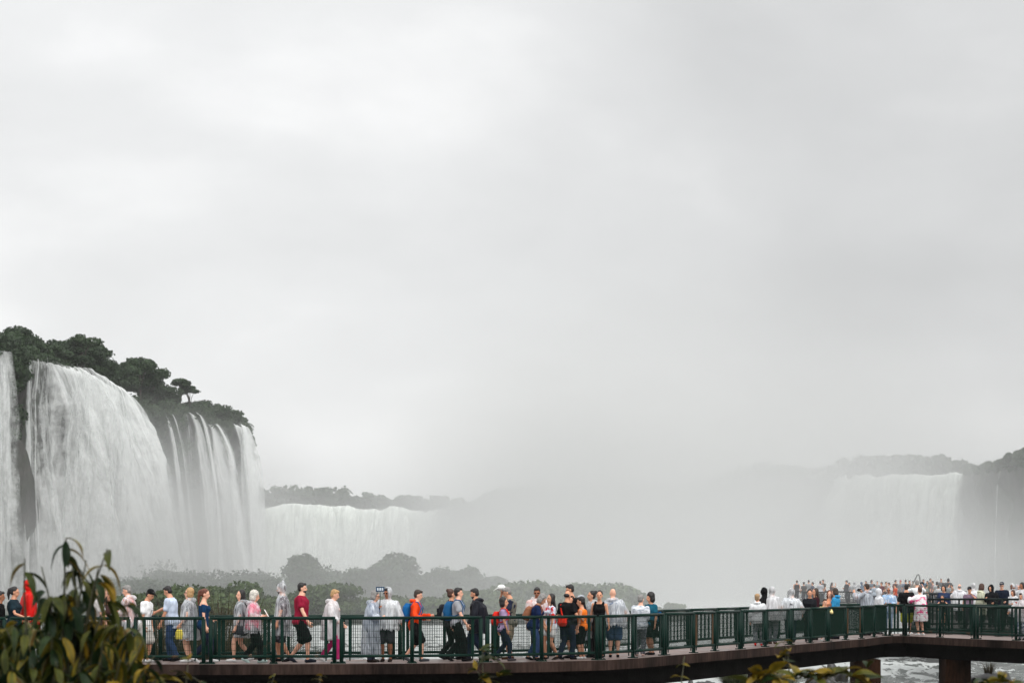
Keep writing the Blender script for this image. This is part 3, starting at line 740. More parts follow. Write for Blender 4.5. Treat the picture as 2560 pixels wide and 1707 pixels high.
P('p29', 1456, 1495, .7, -110, 'boy in orange sleeveless shirt and black shorts', 'the boy in orange', 'm', ('short', 'k'), ('tank', C((236, 120, 40))), ('shorts', BLK), kid=1, shoe=SN['w'], arms=((.05, .1, -.27), (.04, .04, -.32)), inf=.02)
P('p30', 1452, 1489, 1.9, -80, 'person in grey hooded plastic behind the boy in orange', 'the person in grey hood', 'm', ('short', 'g'), ('tee', CHAR), ('trousers', BLK), poncho=grey_p(), hood='up', shoe=SN['k'])
P('p31', 1480, 1478, 1.8, -75, 'person with dark bun in clear poncho over patterned clothes', 'the person with dark bun', 'm', ('bun', 'k'), ('tee', pattern((180, 184, 190), (90, 92, 98), 16, .5)), ('trousers', CHAR), fem=1, poncho=milky_p(), hood='down', shoe=SN['k'])
P('p32', 1498, 1477, 1.3, -20, 'person with tied dark hair in black sleeveless top', 'the person in black sleeveless top', 'm', ('bun', 'k'), ('tank', BLK), ('slim', BLK), fem=1, shoe=SN['k'], arms=((.06, .03, -.32), (.06, .03, -.32)))
P('p33', 1535, 1471, 1.1, 172, 'broad bald person seen from behind in clear poncho and denim shorts', 'the bald person in clear poncho', 'l', ('bald', 'k'), ('tee', C((122, 132, 150))), ('shorts', C((70, 92, 124))), poncho=milky_p(), hood='down', phem=.5, w=1.25, pwide=1.15, shoe=SN['k'], arms=((.08, .12, -.24), (.09, .1, -.24)))
P('p34', 1599, 1489, .9, 165, 'short person with grey hair and white jacket seen from behind', 'the short grey-haired person', 'l', ('short', 'g'), ('jacket', pattern((216, 220, 226), (168, 174, 184), 10, .55, stretch=(1, 1, 3))), ('trousers', pattern((88, 88, 96), (130, 130, 138), 20, .5, stretch=(3, 3, .2))), w=1.25, shoe=C((190, 160, 150), 'pink_shoe'), arms=FOLD, inf=.022)
P('p35', 1629, 1482, 1.1, -60, 'person with dark curly hair in teal T-shirt facing the short grey-haired person', 'the person in teal T-shirt', 'm', ('curly', 'k'), ('tee', C((24, 84, 104))), ('skirt', BLK), fem=1, w=1.3, shoe=SN['k'], arms=((-.02, .14, -.16), (.06, .04, -.31)))
# receding stretch
P('p36', 1896, 1486, 1.6, 170, 'person in beige cap and white rain jacket with red sneakers, seen from behind', 'the person in beige cap', 'l', ('short', 'bl'), ('jacket', C((214, 216, 218), 'white_jacket')), ('trousers', pattern((96, 98, 104), (150, 150, 156), 18, .5, stretch=(3, 3, .2))), cap=C((168, 138, 104), 'beige_cap'), jhood='down', w=1.25, shoe=SN['r'], inf=.024, legs='step')
P('p37', 1910, 1471, 2.9, 180, 'person in black hood behind the white rain jackets', 'the black-hooded person', 'm', ('short', 'k'), ('jacket', BLK), ('trousers', BLK), jhood='up', nohair=1, shoe=SN['k'])
P('p38', 1930, 1466, 2.2, 150, 'tall person in white hooded rain poncho turned away', 'the tall white-hooded person', 'l', ('short', 'k'), ('tee', C((190, 190, 192))), ('trousers', C((120, 120, 126))), poncho=white_p(), hood='up', phem=.42, w=1.2, shoe=SN['b'], arms=FOLD)
P('p39', 1977, 1471, 2.0, 178, 'wide person in see-through white poncho with small dark emblem on the back', 'the wide white poncho with emblem', 'l', ('short', 'b'), ('tee', C((196, 200, 204))), ('trousers', DJEAN), poncho=milky_p(), hood='up', phem=.45, w=1.25, pwide=1.2, shoe=SN['k'], arms=((.1, .06, -.26), (.1, .06, -.26)))
P('p40', 2022, 1474, 1.6, -5, 'person with tied black hair and open black jacket, hands clasped', 'the person in open black jacket', 'm', ('bun', 'k'), ('jacket', C((24, 25, 30))), ('slim', BLK), fem=1, w=1.15, shoe=SN['k'], arms=((-.06, .12, -.2), (-.06, .12, -.2)), head=(8, 0))
P('p41', 2040, 1471, 2.7, -80, 'person with very long dark hair and burgundy top', 'the person with very long dark hair', 'm', ('long', 'b'), ('long', C((50, 22, 30))), ('trousers', BLK), fem=1, shoe=SN['k'], arms=HOLD)
P('p42', 2060, 1499, .75, 0, 'small boy in pale yellow jacket leaning both arms on the rail', 'the small boy in yellow', 'l', ('short', 'b'), ('jacket', C((236, 214, 150), 'yellow_jacket')), ('shorts', BLK), kid=1, shoe=SN['w'], arms=((-.06, .2, -.06), (-.06, .2, -.06)), lean=8)
P('p43', 2091, 1471, 1.7, -120, 'person with brown bob and bright blue jacket with a white hood', 'the person in bright blue jacket', 'l', ('bob', 'b'), ('jacket', C((52, 140, 188))), ('trousers', DJEAN), fem=1, jhood='down', w=1.1, shoe=SN['k'], arms=FOLD, head=(10, 0))
P('p44', 2073, 1477, 2.6, -15, 'person with auburn hair and peach top behind the blue jacket', 'the person in peach top', 'l', ('long', 'r'), ('tee', C((222, 150, 116))), ('trousers', CHAR), fem=1, shoe=SN['k'])
P('p45', 2169, 1458, 2.8, -130, 'person in grey see-through poncho lifting a black camera to the eye', 'the person with black camera', 'm', ('short', 'b'), ('tee', C((120, 122, 128))), ('trousers', DJEAN), poncho=grey_p(), hood='down', phem=.5, w=1.15, shoe=SN['k'], arms=((.04, .2, .03), (.03, .2, .04)))
P('p46', 2197, 1473, 3.0, 115, 'person in white hooded rain jacket facing the blue poncho', 'the person in white hooded jacket', 'm', ('short', 'k'), ('jacket', C((206, 208, 212), 'white_jacket')), ('trousers', C((150, 152, 158))), jhood='up', nohair=1, fem=1, w=1.1, shoe=SN['k'], arms=HOLD, inf=.024)
P('p47', 2221, 1466, 3.2, -20, 'person in light blue hooded jacket under clear plastic and sunglasses', 'the person in light blue hooded jacket', 'd', ('short', 'k'), ('jacket', C((124, 172, 214))), ('trousers', C((150, 170, 196))), poncho=clear_p(), hood='up', phem=.55, nohair=1, glasses=1, w=1.1, shoe=SN['k'], arms=HOLD)
P('p48', 2267, 1459, .8, 176, 'person seen from behind in black T-shirt and yellow-green shorts', 'the person in yellow-green shorts', 'm', ('short', 'k'), ('loose', BLK), ('shorts', C((150, 156, 40))), w=1.35, shoe=SN['w'], arms=((.06, .12, -.26), (.08, .03, -.31)))
P('p49', 2302, 1467, 1.3, -150, 'person wrapped in pink and white towel cape raising a phone', 'the person in pink and white cape', 'l', ('short', 'rb'), ('tee', C((200, 200, 204))), None, fem=1, poncho=pattern((214, 84, 134), (228, 226, 228), 5, .44, stretch=(1, 1, 1.6)), hood=None, phem=.3, shoe=SN['w'], arms=((.06, .18, .05), (.0, .18, .0)), pwide=1.1)
P('p63', 2556, 1481, .7, -40, 'person in white poncho at the frame edge with one hand on the rail', 'the white poncho at the rail end', 'm', ('short', 'b'), ('tee', C((150, 60, 50))), ('trousers', pattern((180, 184, 190), (90, 100, 120), 16, .5)), poncho=white_p(), hood='up', phem=.4, shoe=SN['k'], arms=((.1, .17, -.2), (.05, .1, -.25)))
# upper platform behind the bend
DK2 = DECK+.18
def Q(key, x, y, D, yaw, *a, **k): person(key, x, y, D, yaw, *a, far=True, deck=DK2, group='visitors on the platform behind the bend', **k)
Q('p50', 2295, 1450, 80, -170, 'tall person in white T-shirt with both arms raised to take a picture', 'the tall person taking a picture', 'l', ('short', 'g'), ('tee', C((224, 226, 228))), ('trousers', CHAR), w=1.15, arms=((.08, .16, .06), (.1, .16, .08)), shoe=SN['k'])
Q('p51', 2359, 1464, 76.5, -25, 'laughing person with dark hair in a dark blue raincoat behind a girl', 'the person in dark blue raincoat', 'm', ('bob', 'k'), ('jacket', C((40, 52, 80))), ('trousers', BLK), fem=1, w=1.2, inf=.03, shoe=SN['k'])
Q('p52', 2356, 1489, 75.6, -10, 'girl in a black sleeveless dress with arms on the railing', 'the girl in black dress', 'm', ('long', 'k'), ('tank', BLK), ('skirt', BLK), fem=1, kid=1, arms=((.05, .2, -.05), (.05, .2, -.05)), shoe=SN['k'], lean=6)
Q('p53', 2397, 1461, 88, 165, 'balding person in white poncho seen from behind on the upper platform', 'the balding person in white poncho', 'l', ('rim', 'g'), ('tee', C((220, 220, 224))), ('trousers', CHAR), poncho=white_p(), hood='down', w=1.2, pwide=1.2, shoe=SN['k'], arms=((.12, .1, -.2), (.12, .12, -.2)))
Q('p54', 2422, 1468, 76, -10, 'person in dark cap and mauve shirt with one hand at the face', 'the person in mauve shirt', 'm', ('short', 'k'), ('tee', C((128, 108, 124))), ('trousers', CHAR), cap=C((30, 30, 36)), arms=((.06, .03, -.31), (-.04, .1, .02)), shoe=SN['k'])
Q('p55', 2434, 1458, 84, 178, 'hooded person in white poncho with small dark triangle emblem on the back', 'the white poncho with triangle emblem', 'l', ('short', 'k'), ('tee', C((220, 220, 224))), ('trousers', CHAR), poncho=white_p(), hood='up', pwide=1.15, shoe=SN['k'])
Q('p56', 2452, 1460, 77, 100, 'person with short curly brown hair in cream coloured poncho', 'the person in cream poncho', 'l', ('curly', 'rb'), ('long', C((180, 174, 160))), ('trousers', CHAR), fem=1, w=1.15, poncho=plastic((226, 228, 200), .85, 'cream_poncho_film'), hood='down', shoe=SN['k'], arms=HOLD)
Q('p57', 2480, 1464, 76.4, -40, 'person in black hooded raincoat with hands at the chest', 'the person in black hooded raincoat', 'm', ('short', 'k'), ('jacket', C((20, 21, 24))), ('trousers', BLK), jhood='up', nohair=1, inf=.03, w=1.2, arms=((-.04, .15, -.1), (.02, .13, -.2)), head=(14, 0), shoe=SN['k'])
Q('p58', 2506, 1456, 76.8, -15, 'tall person in navy jacket, navy cap and sunglasses', 'the tall person in navy cap', 'l', ('short', 'g'), ('jacket', C((20, 28, 42))), ('trousers', BLK), cap=C((30, 36, 50)), glasses=1, inf=.028, w=1.15, arms=((.06, .06, -.3), (-.02, .12, -.22)), shoe=SN['k'])
Q('p59', 2533, 1476, 75.8, -40, 'shorter person with brown hair in white poncho beside the navy jacket', 'the shorter person in white poncho', 'm', ('bob', 'rb'), ('long', C((214, 214, 216))), ('trousers', CHAR), fem=1, poncho=white_p(), hood='down', shoe=SN['k'], arms=HOLD)
Q('p60', 2530, 1459, 82, -10, 'person in white hood framing a dark face behind the navy cap', 'the white-hooded dark face', 'k', ('short', 'k'), ('tee', C((210, 210, 212))), ('trousers', BLK), poncho=white_p(), hood='up', nohair=1, shoe=SN['k'])
Q('p61', 2543, 1461, 83, 30, 'person in grey hood pressed between two white ponchos', 'the grey hood between white ponchos', 'm', ('short', 'k'), ('tee', C((170, 172, 176))), ('trousers', BLK), poncho=grey_p(), hood='up', nohair=1, shoe=SN['k'])
Q('p62', 2556, 1457, 79, -60, 'person in black hood and white poncho lifting one forearm', 'the black hood with lifted forearm', 'd', ('bob', 'k'), ('long', C((200, 202, 206))), ('trousers', BLK), poncho=white_p(), hood='down', shoe=SN['k'], arms=((.02, .17, .06), (.05, .1, -.25)))
# misty crowd on the far viewing platform
DK3 = DECK+.15; CG = 'visitors on the misty far platform'
_far = [  # x, head y, D, yaw, label, hair, top kind, colour, skin
 (1991, 1450, 160, 175, 'dark-haired person in sleeveless charcoal top, first on the misty platform', 'bun', 'tank', (58, 56, 56), 'm'),
 (2010, 1455, 161, -150, 'person with dark bun bending towards a pale neighbour on the misty platform', 'bun', 'tee', (84, 82, 80), 'm'),
 (2021, 1449, 163, 170, 'person in pale grey shirt beside the dark bun on the misty platform', 'short', 'tee', (176, 178, 180), 'm'),
 (2032, 1455, 160, -120, 'person in slate blue shirt on the misty platform', 'short', 'tee', (84, 92, 112), 'm'),
 (2051, 1452, 158, 160, 'person in loose white shirt on the misty platform', 'short', 'loose', (214, 216, 222), 'm'),
 (2059, 1448, 164, -60, 'tall person in brown grey top behind the white shirt on the misty platform', 'short', 'tee', (92, 84, 78), 'm'),
 (2079, 1456, 160, 110, 'long-haired person with one bare arm raised on the misty platform', 'long', 'tank', (90, 76, 72), 'm'),
 (2117, 1450, 160, -100, 'broad person in dark hat on the misty platform', 'short', 'jacket', (66, 66, 70), 'm'),
 (2124, 1456, 163, -80, 'person in pale plastic beside the broad dark hat', 'short', 'loose', (176, 182, 188), 'm'),
 (2137, 1454, 160, 180, 'person in white hooded plastic on the misty platform', 'short', 'jacket', (210, 212, 214), 'l'),
 (2154, 1455, 164, 90, 'person in pale blue hood on the misty platform', 'short', 'jacket', (110, 132, 156), 'm'),
 (2166, 1452, 166, -30, 'person in grey shirt, head above the blue hood on the misty platform', 'short', 'tee', (120, 120, 124), 'm'),
 (2179, 1449, 168, 30, 'curly-haired person in blue grey shirt on the misty platform', 'curly', 'tee', (110, 128, 140), 'm'),
 (2193, 1452, 165, -30, 'grey-haired person in grey plastic on the misty platform', 'short', 'loose', (150, 154, 154), 'l'),
 (2205, 1455, 150, -60, 'person in maroon shirt with white stripe on the misty platform', 'short', 'tee', (110, 44, 52), 'm'),
 (2215, 1454, 158, 60, 'person in tan shirt next to a dark jacket on the misty platform', 'short', 'tee', (150, 124, 104), 'm'),
 (2224, 1456, 152, -90, 'person in black jacket next to the orange shirt', 'short', 'jacket', (42, 42, 44), 'm'),
 (2238, 1449, 164, 120, 'person in rust red shirt above the orange shirt', 'short', 'tee', (120, 66, 60), 'm'),
 (2239, 1461, 140, -120, 'person in bright orange shirt on the misty platform', 'short', 'tee', (226, 84, 40), 'm'),
 (2252, 1450, 162, -20, 'person in red cap on the misty platform', 'short', 'tee', (150, 150, 156), 'm'),
 (2263, 1448, 156, 170, 'dark-haired person in pale blue shirt behind the black T-shirt', 'short', 'tee', (140, 152, 170), 'm'),
 (2274, 1450, 166, 40, 'person in dusty red shirt on the misty platform', 'short', 'tee', (140, 98, 90), 'm'),
 (2284, 1452, 163, -40, 'person in beige shirt under the bent pole', 'short', 'tee', (170, 156, 140), 'm'),
 (2307, 1447, 160, 10, 'person in deep blue shirt beside the bent pole', 'short', 'tee', (60, 110, 150), 'm'),
 (2318, 1452, 158, -30, 'person in olive grey top on the misty platform', 'bob', 'tee', (112, 112, 98), 'm'),
 (2325, 1444.5, 168, 60, 'tallest dark-haired person rising above the misty crowd', 'short', 'tee', (110, 112, 112), 'm'),
 (2333, 1452, 160, -90, 'person in rose shirt on the misty platform', 'short', 'tee', (184, 150, 148), 'm'),
 (2341, 1454, 152, 150, 'person in baggy white plastic on the misty platform', 'bob', 'loose', (200, 204, 204), 'm'),
 (2352, 1445, 168, -20, 'tall person with dark hair behind the baggy white plastic', 'short', 'tee', (104, 106, 108), 'm'),
 (2358, 1457, 150, 170, 'person in pale grey poncho on the misty platform', 'short', 'loose', (180, 186, 188), 'm'),
 (2370, 1444.5, 160, -170, 'large person in dark grey jacket ending the misty crowd', 'curly', 'jacket', (78, 78, 80), 'm'),
 (2147, 1461, 146, 170, 'person in milky plastic hood low in the misty crowd', 'short', 'jacket', (214, 216, 218), 'l'),
 (2186, 1460, 145, -160, 'person in pale blue plastic low in the misty crowd', 'short', 'loose', (190, 202, 214), 'm'),
 (2271, 1459, 147, 150, 'person in beige plastic next to the dusty red shirt', 'bob', 'loose', (206, 200, 188), 'm'),
 (2300, 1460, 144, -140, 'person in white hat and white plastic under the bent pole', 'short', 'loose', (222, 222, 222), 'l'),
 (2316, 1461, 143, 100, 'person in grey green plastic beside the deep blue shirt', 'short', 'loose', (150, 160, 150), 'm'),
 (2346, 1463, 142, -170, 'person in wide white poncho low in the misty crowd', 'bob', 'loose', (224, 226, 226), 'l'),
 (2371, 1459, 141, 120, 'person in ash grey plastic before the large dark jacket', 'short', 'loose', (170, 174, 176), 'm'),
 (2381, 1461, 150, -90, 'small person in tan shirt beside the large dark jacket', 'short', 'tee', (176, 140, 116), 'm'),
]
for i, (x, y, D, yaw, lab, hr, tk, c, sk) in enumerate(_far):
    arms = ((.04, .06, -.3), (.04, .06, -.3))
    if i == 6: arms = ((.1, .12, .14), (.05, .05, -.3))
    elif i % 5 == 2: arms = HOLD
    person('f%d' % i, x, y, D, yaw, lab, lab, sk, (hr, 'k' if i % 4 else 'b'), (tk, C(tuple(int(v*.8) for v in c), 'far_cloth')), ('trousers', C((60, 60, 70), 'far_trousers')), vox=.024, far=True, deck=DK3, group=CG, arms=arms,
           jhood='up' if i in (9, 10, 31) else None, nohair=i in (9, 10, 31), cap=C((60, 60, 62)) if i == 7 else (C((170, 60, 66)) if i == 19 else (C((214, 214, 214)) if i == 34 else None)), w=1.4 if i in (7, 30) else 1.22)
# ---------------------------------------------------------------- things worn and carried
BLUE = C((20, 92, 150), 'blue_nylon', .6); NAVY = C((24, 26, 32), 'black_nylon', .6)
backpack('p18', BLUE, 'bright blue backpack worn over the orange jacket', 1.08)
backpack('p19', NAVY, 'black backpack behind the blue and grey one', .95)
backpack('p20', C((26, 84, 128), 'blue_nylon', .6), 'blue backpack with pale grey side, worn over the grey T-shirt', 1.1, pocket=C((140, 146, 150)))
backpack('p22', C((206, 40, 30), 'red_nylon', .6), 'red backpack on the short person in lilac', .95)
backpack('p25', C((140, 92, 66), 'brown_leather', .5), 'brown backpack on the person in navy T-shirt', .95)
backpack('p27', NAVY, 'black backpack on the tall person in tank top', 1.1)
def hand_at(key, i, along_=.07):
    q = PEOPLE[key]['q']; s, e, w = q.arm[i]; return w+(w-e).normalized()*along_*q.H, (w-e).normalized()
# red bag across the back of the balding person
q = PEOPLE['p28']['q']; H = q.H; m = MB(); c = q.T((.0, .1, .56))
m.loft([(q.T((0, .09, .64)), Vector((.045*H, 0, 0)), Vector((0, .02*H, 0))), (q.T((0, .1, .6)), Vector((.075*H, 0, 0)), Vector((0, .035*H, 0))), (q.T((0, .1, .53)), Vector((.085*H, 0, 0)), Vector((0, .045*H, 0))), (q.T((0, .095, .49)), Vector((.06*H, 0, 0)), Vector((0, .03*H, 0)))])
t = MB(); t.tube([q.T((.0, .095, .63)), q.T((.04, .085, .72)), q.T((.075, .05, .8)), q.T((.07, -.02, .84)), q.T((.02, -.09, .74)), q.T((-.08, -.06, .62)), q.T((-.05, .08, .6))], .014*H, flat=.5)
held('p28', 'shoulder_bag', m, C((200, 42, 26), 'red_bag'), 'soft red bag slung across the back of the balding person', 'bag', .014, [('strap', t, C((200, 42, 26), 'red_bag'), .01)])
q = PEOPLE['p11']['q']; H = q.H; m = MB(); c = q.T((.13, 0, .46))
m.loft([(c+Vector((0, 0, .05*H)), Vector((.025*H, 0, 0)), Vector((0, .06*H, 0))), (c+Vector((0, 0, .02*H)), Vector((.035*H, 0, 0)), Vector((0, .085*H, 0))), (c-Vector((0, 0, .05*H)), Vector((.04*H, 0, 0)), Vector((0, .085*H, 0))), (c-Vector((0, 0, .08*H)), Vector((.02*H, 0, 0)), Vector((0, .05*H, 0)))])
t = MB(); t.tube([c+Vector((0, .06*H, .03*H)), q.T((.12, .03, .7)), q.T((.07, .0, .845)), q.T((.12, -.04, .7)), c+Vector((0, -.06*H, .03*H))], .008*H)
held('p11', 'handbag', m, C((52, 52, 58), 'dark_bag', .5), 'dark handbag at the hip of the long-haired person', 'bag', .013, [('strap', t, C((40, 40, 44), 'dark_bag', .5), .008)])
q = PEOPLE['p35']['q']; H = q.H; m = MB(); m.loft([(q.T((.1, .09, .7)), Vector((.03*H, 0, 0)), Vector((0, .03*H, 0))), (q.T((.11, .1, .6)), Vector((.05*H, 0, 0)), Vector((0, .045*H, 0))), (q.T((.11, .1, .5)), Vector((.055*H, 0, 0)), Vector((0, .045*H, 0)))])
held('p35', 'tote_bag', m, C((16, 74, 120), 'blue_bag'), 'blue cloth bag behind the person in teal T-shirt', 'bag', .014)
q = PEOPLE['p9']['q']; H = q.H; m = MB(); w_ = q.arm[1][2]; m.loft([(w_+Vector((0, -.02, -.07*H)), Vector((.02*H, 0, 0)), Vector((0, .04*H, 0))), (w_+Vector((0, -.02, -.12*H)), Vector((.03*H, 0, 0)), Vector((0, .055*H, 0))), (w_+Vector((0, -.02, -.2*H)), Vector((.03*H, 0, 0)), Vector((0, .05*H, 0)))])
held('p9', 'bag', m, C((214, 196, 84), 'yellow_bag'), 'pale yellow bag held by the strawberry blond person', 'bag', .014)
def small(key, i, name, half, mat, label, cat, along_=.06, fwd=0, up=.03, tilt=0, extra=None):
    p, d = hand_at(key, i, along_); q = PEOPLE[key]['q']; m = MB(); M = Matrix.Rotation(R(tilt), 3, 'X')
    c = p+Vector((0, -fwd, up)); m.box(c, half, M)
    ex = []
    if extra: ex = extra(c, M)
    held(key, name, m, mat, label, cat, None, ex)
GLASS = simple('phone_screen', (.03, .04, .05), .15, .1)
def screen(c, M):
    k = MB(); k.box(c+M @ Vector((0, .0065, 0)), (.034, .0015, .066), M); return [('screen', k, GLASS)]
small('p10', 1, 'phone', (.038, .005, .075), C((60, 62, 66), 'phone_case', .4), 'phone held by the person with red-brown ponytail', 'phone', tilt=-50, extra=screen)
def leaf_extra(c, M):
    k = MB(); k.box(c+M @ Vector((0, -.006, -.01)), (.05, .002, .05), M); return [('printed_page', k, pattern((224, 130, 90), (236, 232, 226), 18, .45))]
small('p12', 0, 'leaflet', (.075, .004, .11), C((238, 236, 230), 'paper'), 'white and orange leaflet held by the white-haired person', 'leaflet', fwd=.03, up=.07, tilt=-30, extra=leaf_extra)
def lens(c, M):
    k = MB(); k.rod(c, c+M @ Vector((0, -.09, 0)), .035, 10); return [('lens', k, GLASS)]
def gimbal(c, M):
    k = MB(); k.rod(c+Vector((0, .03, -.15)), c+Vector((0, .005, -.03)), .014, 8); return [('grip', k, NAVY)]
small('p18', 1, 'camera', (.05, .03, .045), NAVY, 'small black camera on a grip held ahead of the orange jacket', 'camera', along_=.08, fwd=.07, up=.12, extra=gimbal)
small('p45', 0, 'camera', (.06, .035, .05), NAVY, 'black camera raised by the person in grey poncho', 'camera', along_=.05, fwd=.02, up=.02, extra=lens)
small('p49', 0, 'phone', (.04, .005, .075), C((196, 214, 222), 'phone_case2', .4), 'pale phone raised by the person in pink and white cape', 'phone', extra=screen)
small('p50', 0, 'phone', (.08, .006, .04), C((30, 30, 32), 'phone_case3', .4), 'black phone held sideways by the tall person taking a picture', 'phone', extra=screen)
# white cap lifted in the hand
p, d = hand_at('p23', 0, .06); q = PEOPLE['p23']['q']; m = MB(); c = p+Vector((0, -.02, .085)); k = q.hs
m.ell(c, (.052*k, .06*k, .042*k)); b = MB(); b.tube([c+Vector((0, -.05*k, -.022)), c+Vector((0, -.085*k, -.045)), c+Vector((0, -.105*k, -.07))], [.034*k, .03*k, .018*k], flat=.25)
held('p23', 'baseball_cap', m, C((226, 226, 224), 'white_cap'), 'white baseball cap lifted above the head of the person in grey vest', 'cap', .009, [('brim', b, C((226, 226, 224), 'white_cap'), .008)])
# selfie stick with phone
p, d = hand_at('p17', 0, .045); m = MB(); m.rod(p+Vector((0, 0, -.12)), p+Vector((.03, -.05, .17)), .011, 8)
pm = MB(); c = p+Vector((.035, -.06, .41)); pm.box(c, (.1, .006, .055)); e2 = MB(); e2.rod(p+Vector((.03, -.05, .165)), c, .006, 8)
e3 = MB(); 
for sx in (-.055, 0, .055): e3.box(c+Vector((sx, -.0075, 0)), (.019, .0016, .032))
held('p17', 'selfie_stick', m, NAVY, 'black stick carrying a dark blue phone in front of the white hood', 'selfie stick', None, [('rod', e2, NAVY), ('phone', pm, C((24, 62, 92), 'blue_case', .4)), ('phone_face', e3, C((206, 214, 220), 'pale_mark'))])
# prints and emblems
def emblem(key, back=True):
    q = PEOPLE[key]['q']; H = q.H; m = MB(); w = q.w
    y = .105*(1+(w-1)*.8)+.017; 
    for i, (dx, h_) in enumerate(((-.022, .016), (0, .026), (.022, .036))): m.box(q.T((dx, y, .70+h_/2)), (.008*H, .004, h_/2*H))
    return m
def flush_emblems(roots):
    for key in ('p39', 'p55'):
        o = emblem(key).build('emblem', C((40, 44, 50), 'dark_emblem'), roots[key])
    q = PEOPLE['p7']['q']; H = q.H; m = MB(); y = -.088
    for a, b in (((-.03, .62), (.03, .62)), ((-.03, .72), (.03, .72)), ((-.03, .62), (-.03, .72)), ((.03, .62), (.03, .72))): m.rod(q.T((a[0], y, a[1])), q.T((b[0], y, b[1])), .005, 4)
    m.ell(q.T((.012, y, .637)), (.016*H, .004*H, .018*H))
    for i in range(5): m.box(q.T((-.03+.015*i, y, .6)), (.004*H, .003, .004*H))
    m.build('print', C((34, 34, 38), 'dark_print'), roots['p7'])
ROOTS = flush_people(); flush_emblems(ROOTS)
# ---------------------------------------------------------------- railing labels follow who stands behind each bay
def name_sections():
    used = set()
    def nearest(x, far_):
        c = sorted(((abs(v['x']-x), v['short']) for k, v in PEOPLE.items() if v['group'] == G))
        return c
    for far_, secs in ((False, SECTIONS), (True, FSECT)):
        for o, xa, xb in secs:
            xm = (xa+xb)/2
            if not far_ and xa < 2225 and (1660 <= xa < 1840): lab = None
            c = nearest(xm, far_); lab = None
            for d, s in c:
                t = ('green railing bay in front of ' if not far_ else 'far-side green railing bay behind ')+s
                if d < 75 and t not in used: lab = t; used.add(t); break
            if lab is None:
                extra = {1660: 'empty green railing bay where the bridge starts to recede', 1734: 'green railing bay with rusty brown uprights', 1787: 'empty green railing bay just past the rusty one'}
                lab = extra.get(xa) if not far_ else None
                lab = lab or ('far-side green railing bay with nobody near it' if far_ else 'green railing bay with nobody behind it')
            tag(o, lab, 'railing', 'green railing bays along the footbridge')
name_sections()
# ================================================================ water, cliffs, falls, trees
def water_mat():
    m, n, o = new_mat('river_water'); b = N(n, 'ShaderNodeBsdfPrincipled', i_Roughness=.12); b.inputs['IOR'].default_value = 1.33
    tc = N(n, 'ShaderNodeTexCoord'); mp = N(n, 'ShaderNodeMapping'); mp.inputs['Scale'].default_value = (1, .42, 1)
    n.links.new(tc.outputs['Object'], mp.inputs[0])
    n1 = N(n, 'ShaderNodeTexNoise', i_Scale=.42, i_Detail=9, i_Roughness=.75, i_Distortion=1.4); n2 = N(n, 'ShaderNodeTexNoise', i_Scale=1.6, i_Detail=7, i_Roughness=.7)
    for q in (n1, n2): n.links.new(mp.outputs[0], q.inputs['Vector'])
    at = N(n, 'ShaderNodeAttribute', attribute_name='foam')
    a1 = N(n, 'ShaderNodeMath', operation='MULTIPLY_ADD'); n.links.new(n2.outputs[0], a1.inputs[0]); a1.inputs[1].default_value = .8; n.links.new(n1.outputs[0], a1.inputs[2])
    a2 = N(n, 'ShaderNodeMath', operation='ADD'); n.links.new(a1.outputs[0], a2.inputs[0]); n.links.new(at.outputs['Fac'], a2.inputs[1])
    r = ramp(n, [(.96, 0), (1.2, 1)]); n.links.new(a2.outputs[0], r.inputs[0])
    c = mixc(n, (.085, .098, .088), (.5, .52, .51), r.outputs[0]); n.links.new(c, b.inputs['Base Color'])
    rr = N(n, 'ShaderNodeMapRange'); rr.inputs[3].default_value = .1; rr.inputs[4].default_value = .85; n.links.new(r.outputs[0], rr.inputs[0]); n.links.new(rr.outputs[0], b.inputs['Roughness'])
    bp = N(n, 'ShaderNodeBump', i_Strength=1, i_Distance=.5); n.links.new(n2.outputs[0], bp.inputs['Height']); n.links.new(bp.outputs[0], b.inputs['Normal'])
    n.links.new(b.outputs[0], o.inputs[0]); return m
M_WATER = water_mat()
# one river sheet: fine rapids near the bridge, coarser towards the falls
ys = np.concatenate([np.linspace(-60, 60, 10)[:-1], np.linspace(60, 190, 300)[:-1], np.linspace(190, 330, 150)[:-1], np.linspace(330, 2400, 60)])
xs = np.concatenate([np.linspace(-1500, -75, 24)[:-1], np.linspace(-75, 75, 330)[:-1], np.linspace(75, 1500, 24)])
X, Y = np.meshgrid(xs, ys, indexing='ij')
fine = np.clip((Y-60)/20, 0, 1)*np.clip((340-Y)/60, 0, 1)*np.clip((75-np.abs(X))/10, 0, 1)
h1 = fbm(X*.13+40, Y*.07+9, 3); h2 = 1-2*np.abs(fbm(X*.5+3, Y*.3, 3)); h3 = 1-2*np.abs(fbm(X*1.3+5, Y*.8, 2))
Z = fine*(.6*h1+.34*(h2-.6)+.17*(h3-.6))
foam = np.clip(h1*.45-.08, -.2, .1)+np.clip((h2-.62)*.75, 0, .3)+np.clip((h3-.7)*.3, 0, .1)+np.clip((Y-150)/90, 0, 1)*.34
w = link('water', grid_mesh('water', np.stack([X, Y, Z], -1), attrs={'foam': foam}), M_WATER); tag(w, 'grey white rapids of the wide river', 'river', kind='structure')
# bank under the viewpoint
M_EARTH = simple('dark_earth', (.03, .025, .016), .95, .4, 1.5, bump=.05)
gx = np.linspace(-60, 60, 60); gy = np.linspace(-40, 46, 50); X, Y = np.meshgrid(gx, gy, indexing='ij')
Z = np.interp(Y, [-40, 4, 12, 30, 46], [3.9, 3.75, 3.2, .6, -1.2])+.5*fbm(X*.2, Y*.2, 4)
tag(link('ground', grid_mesh('ground', np.stack([X, Y, Z], -1)), M_EARTH), 'dark earth river bank below the viewpoint', 'ground', kind='structure')

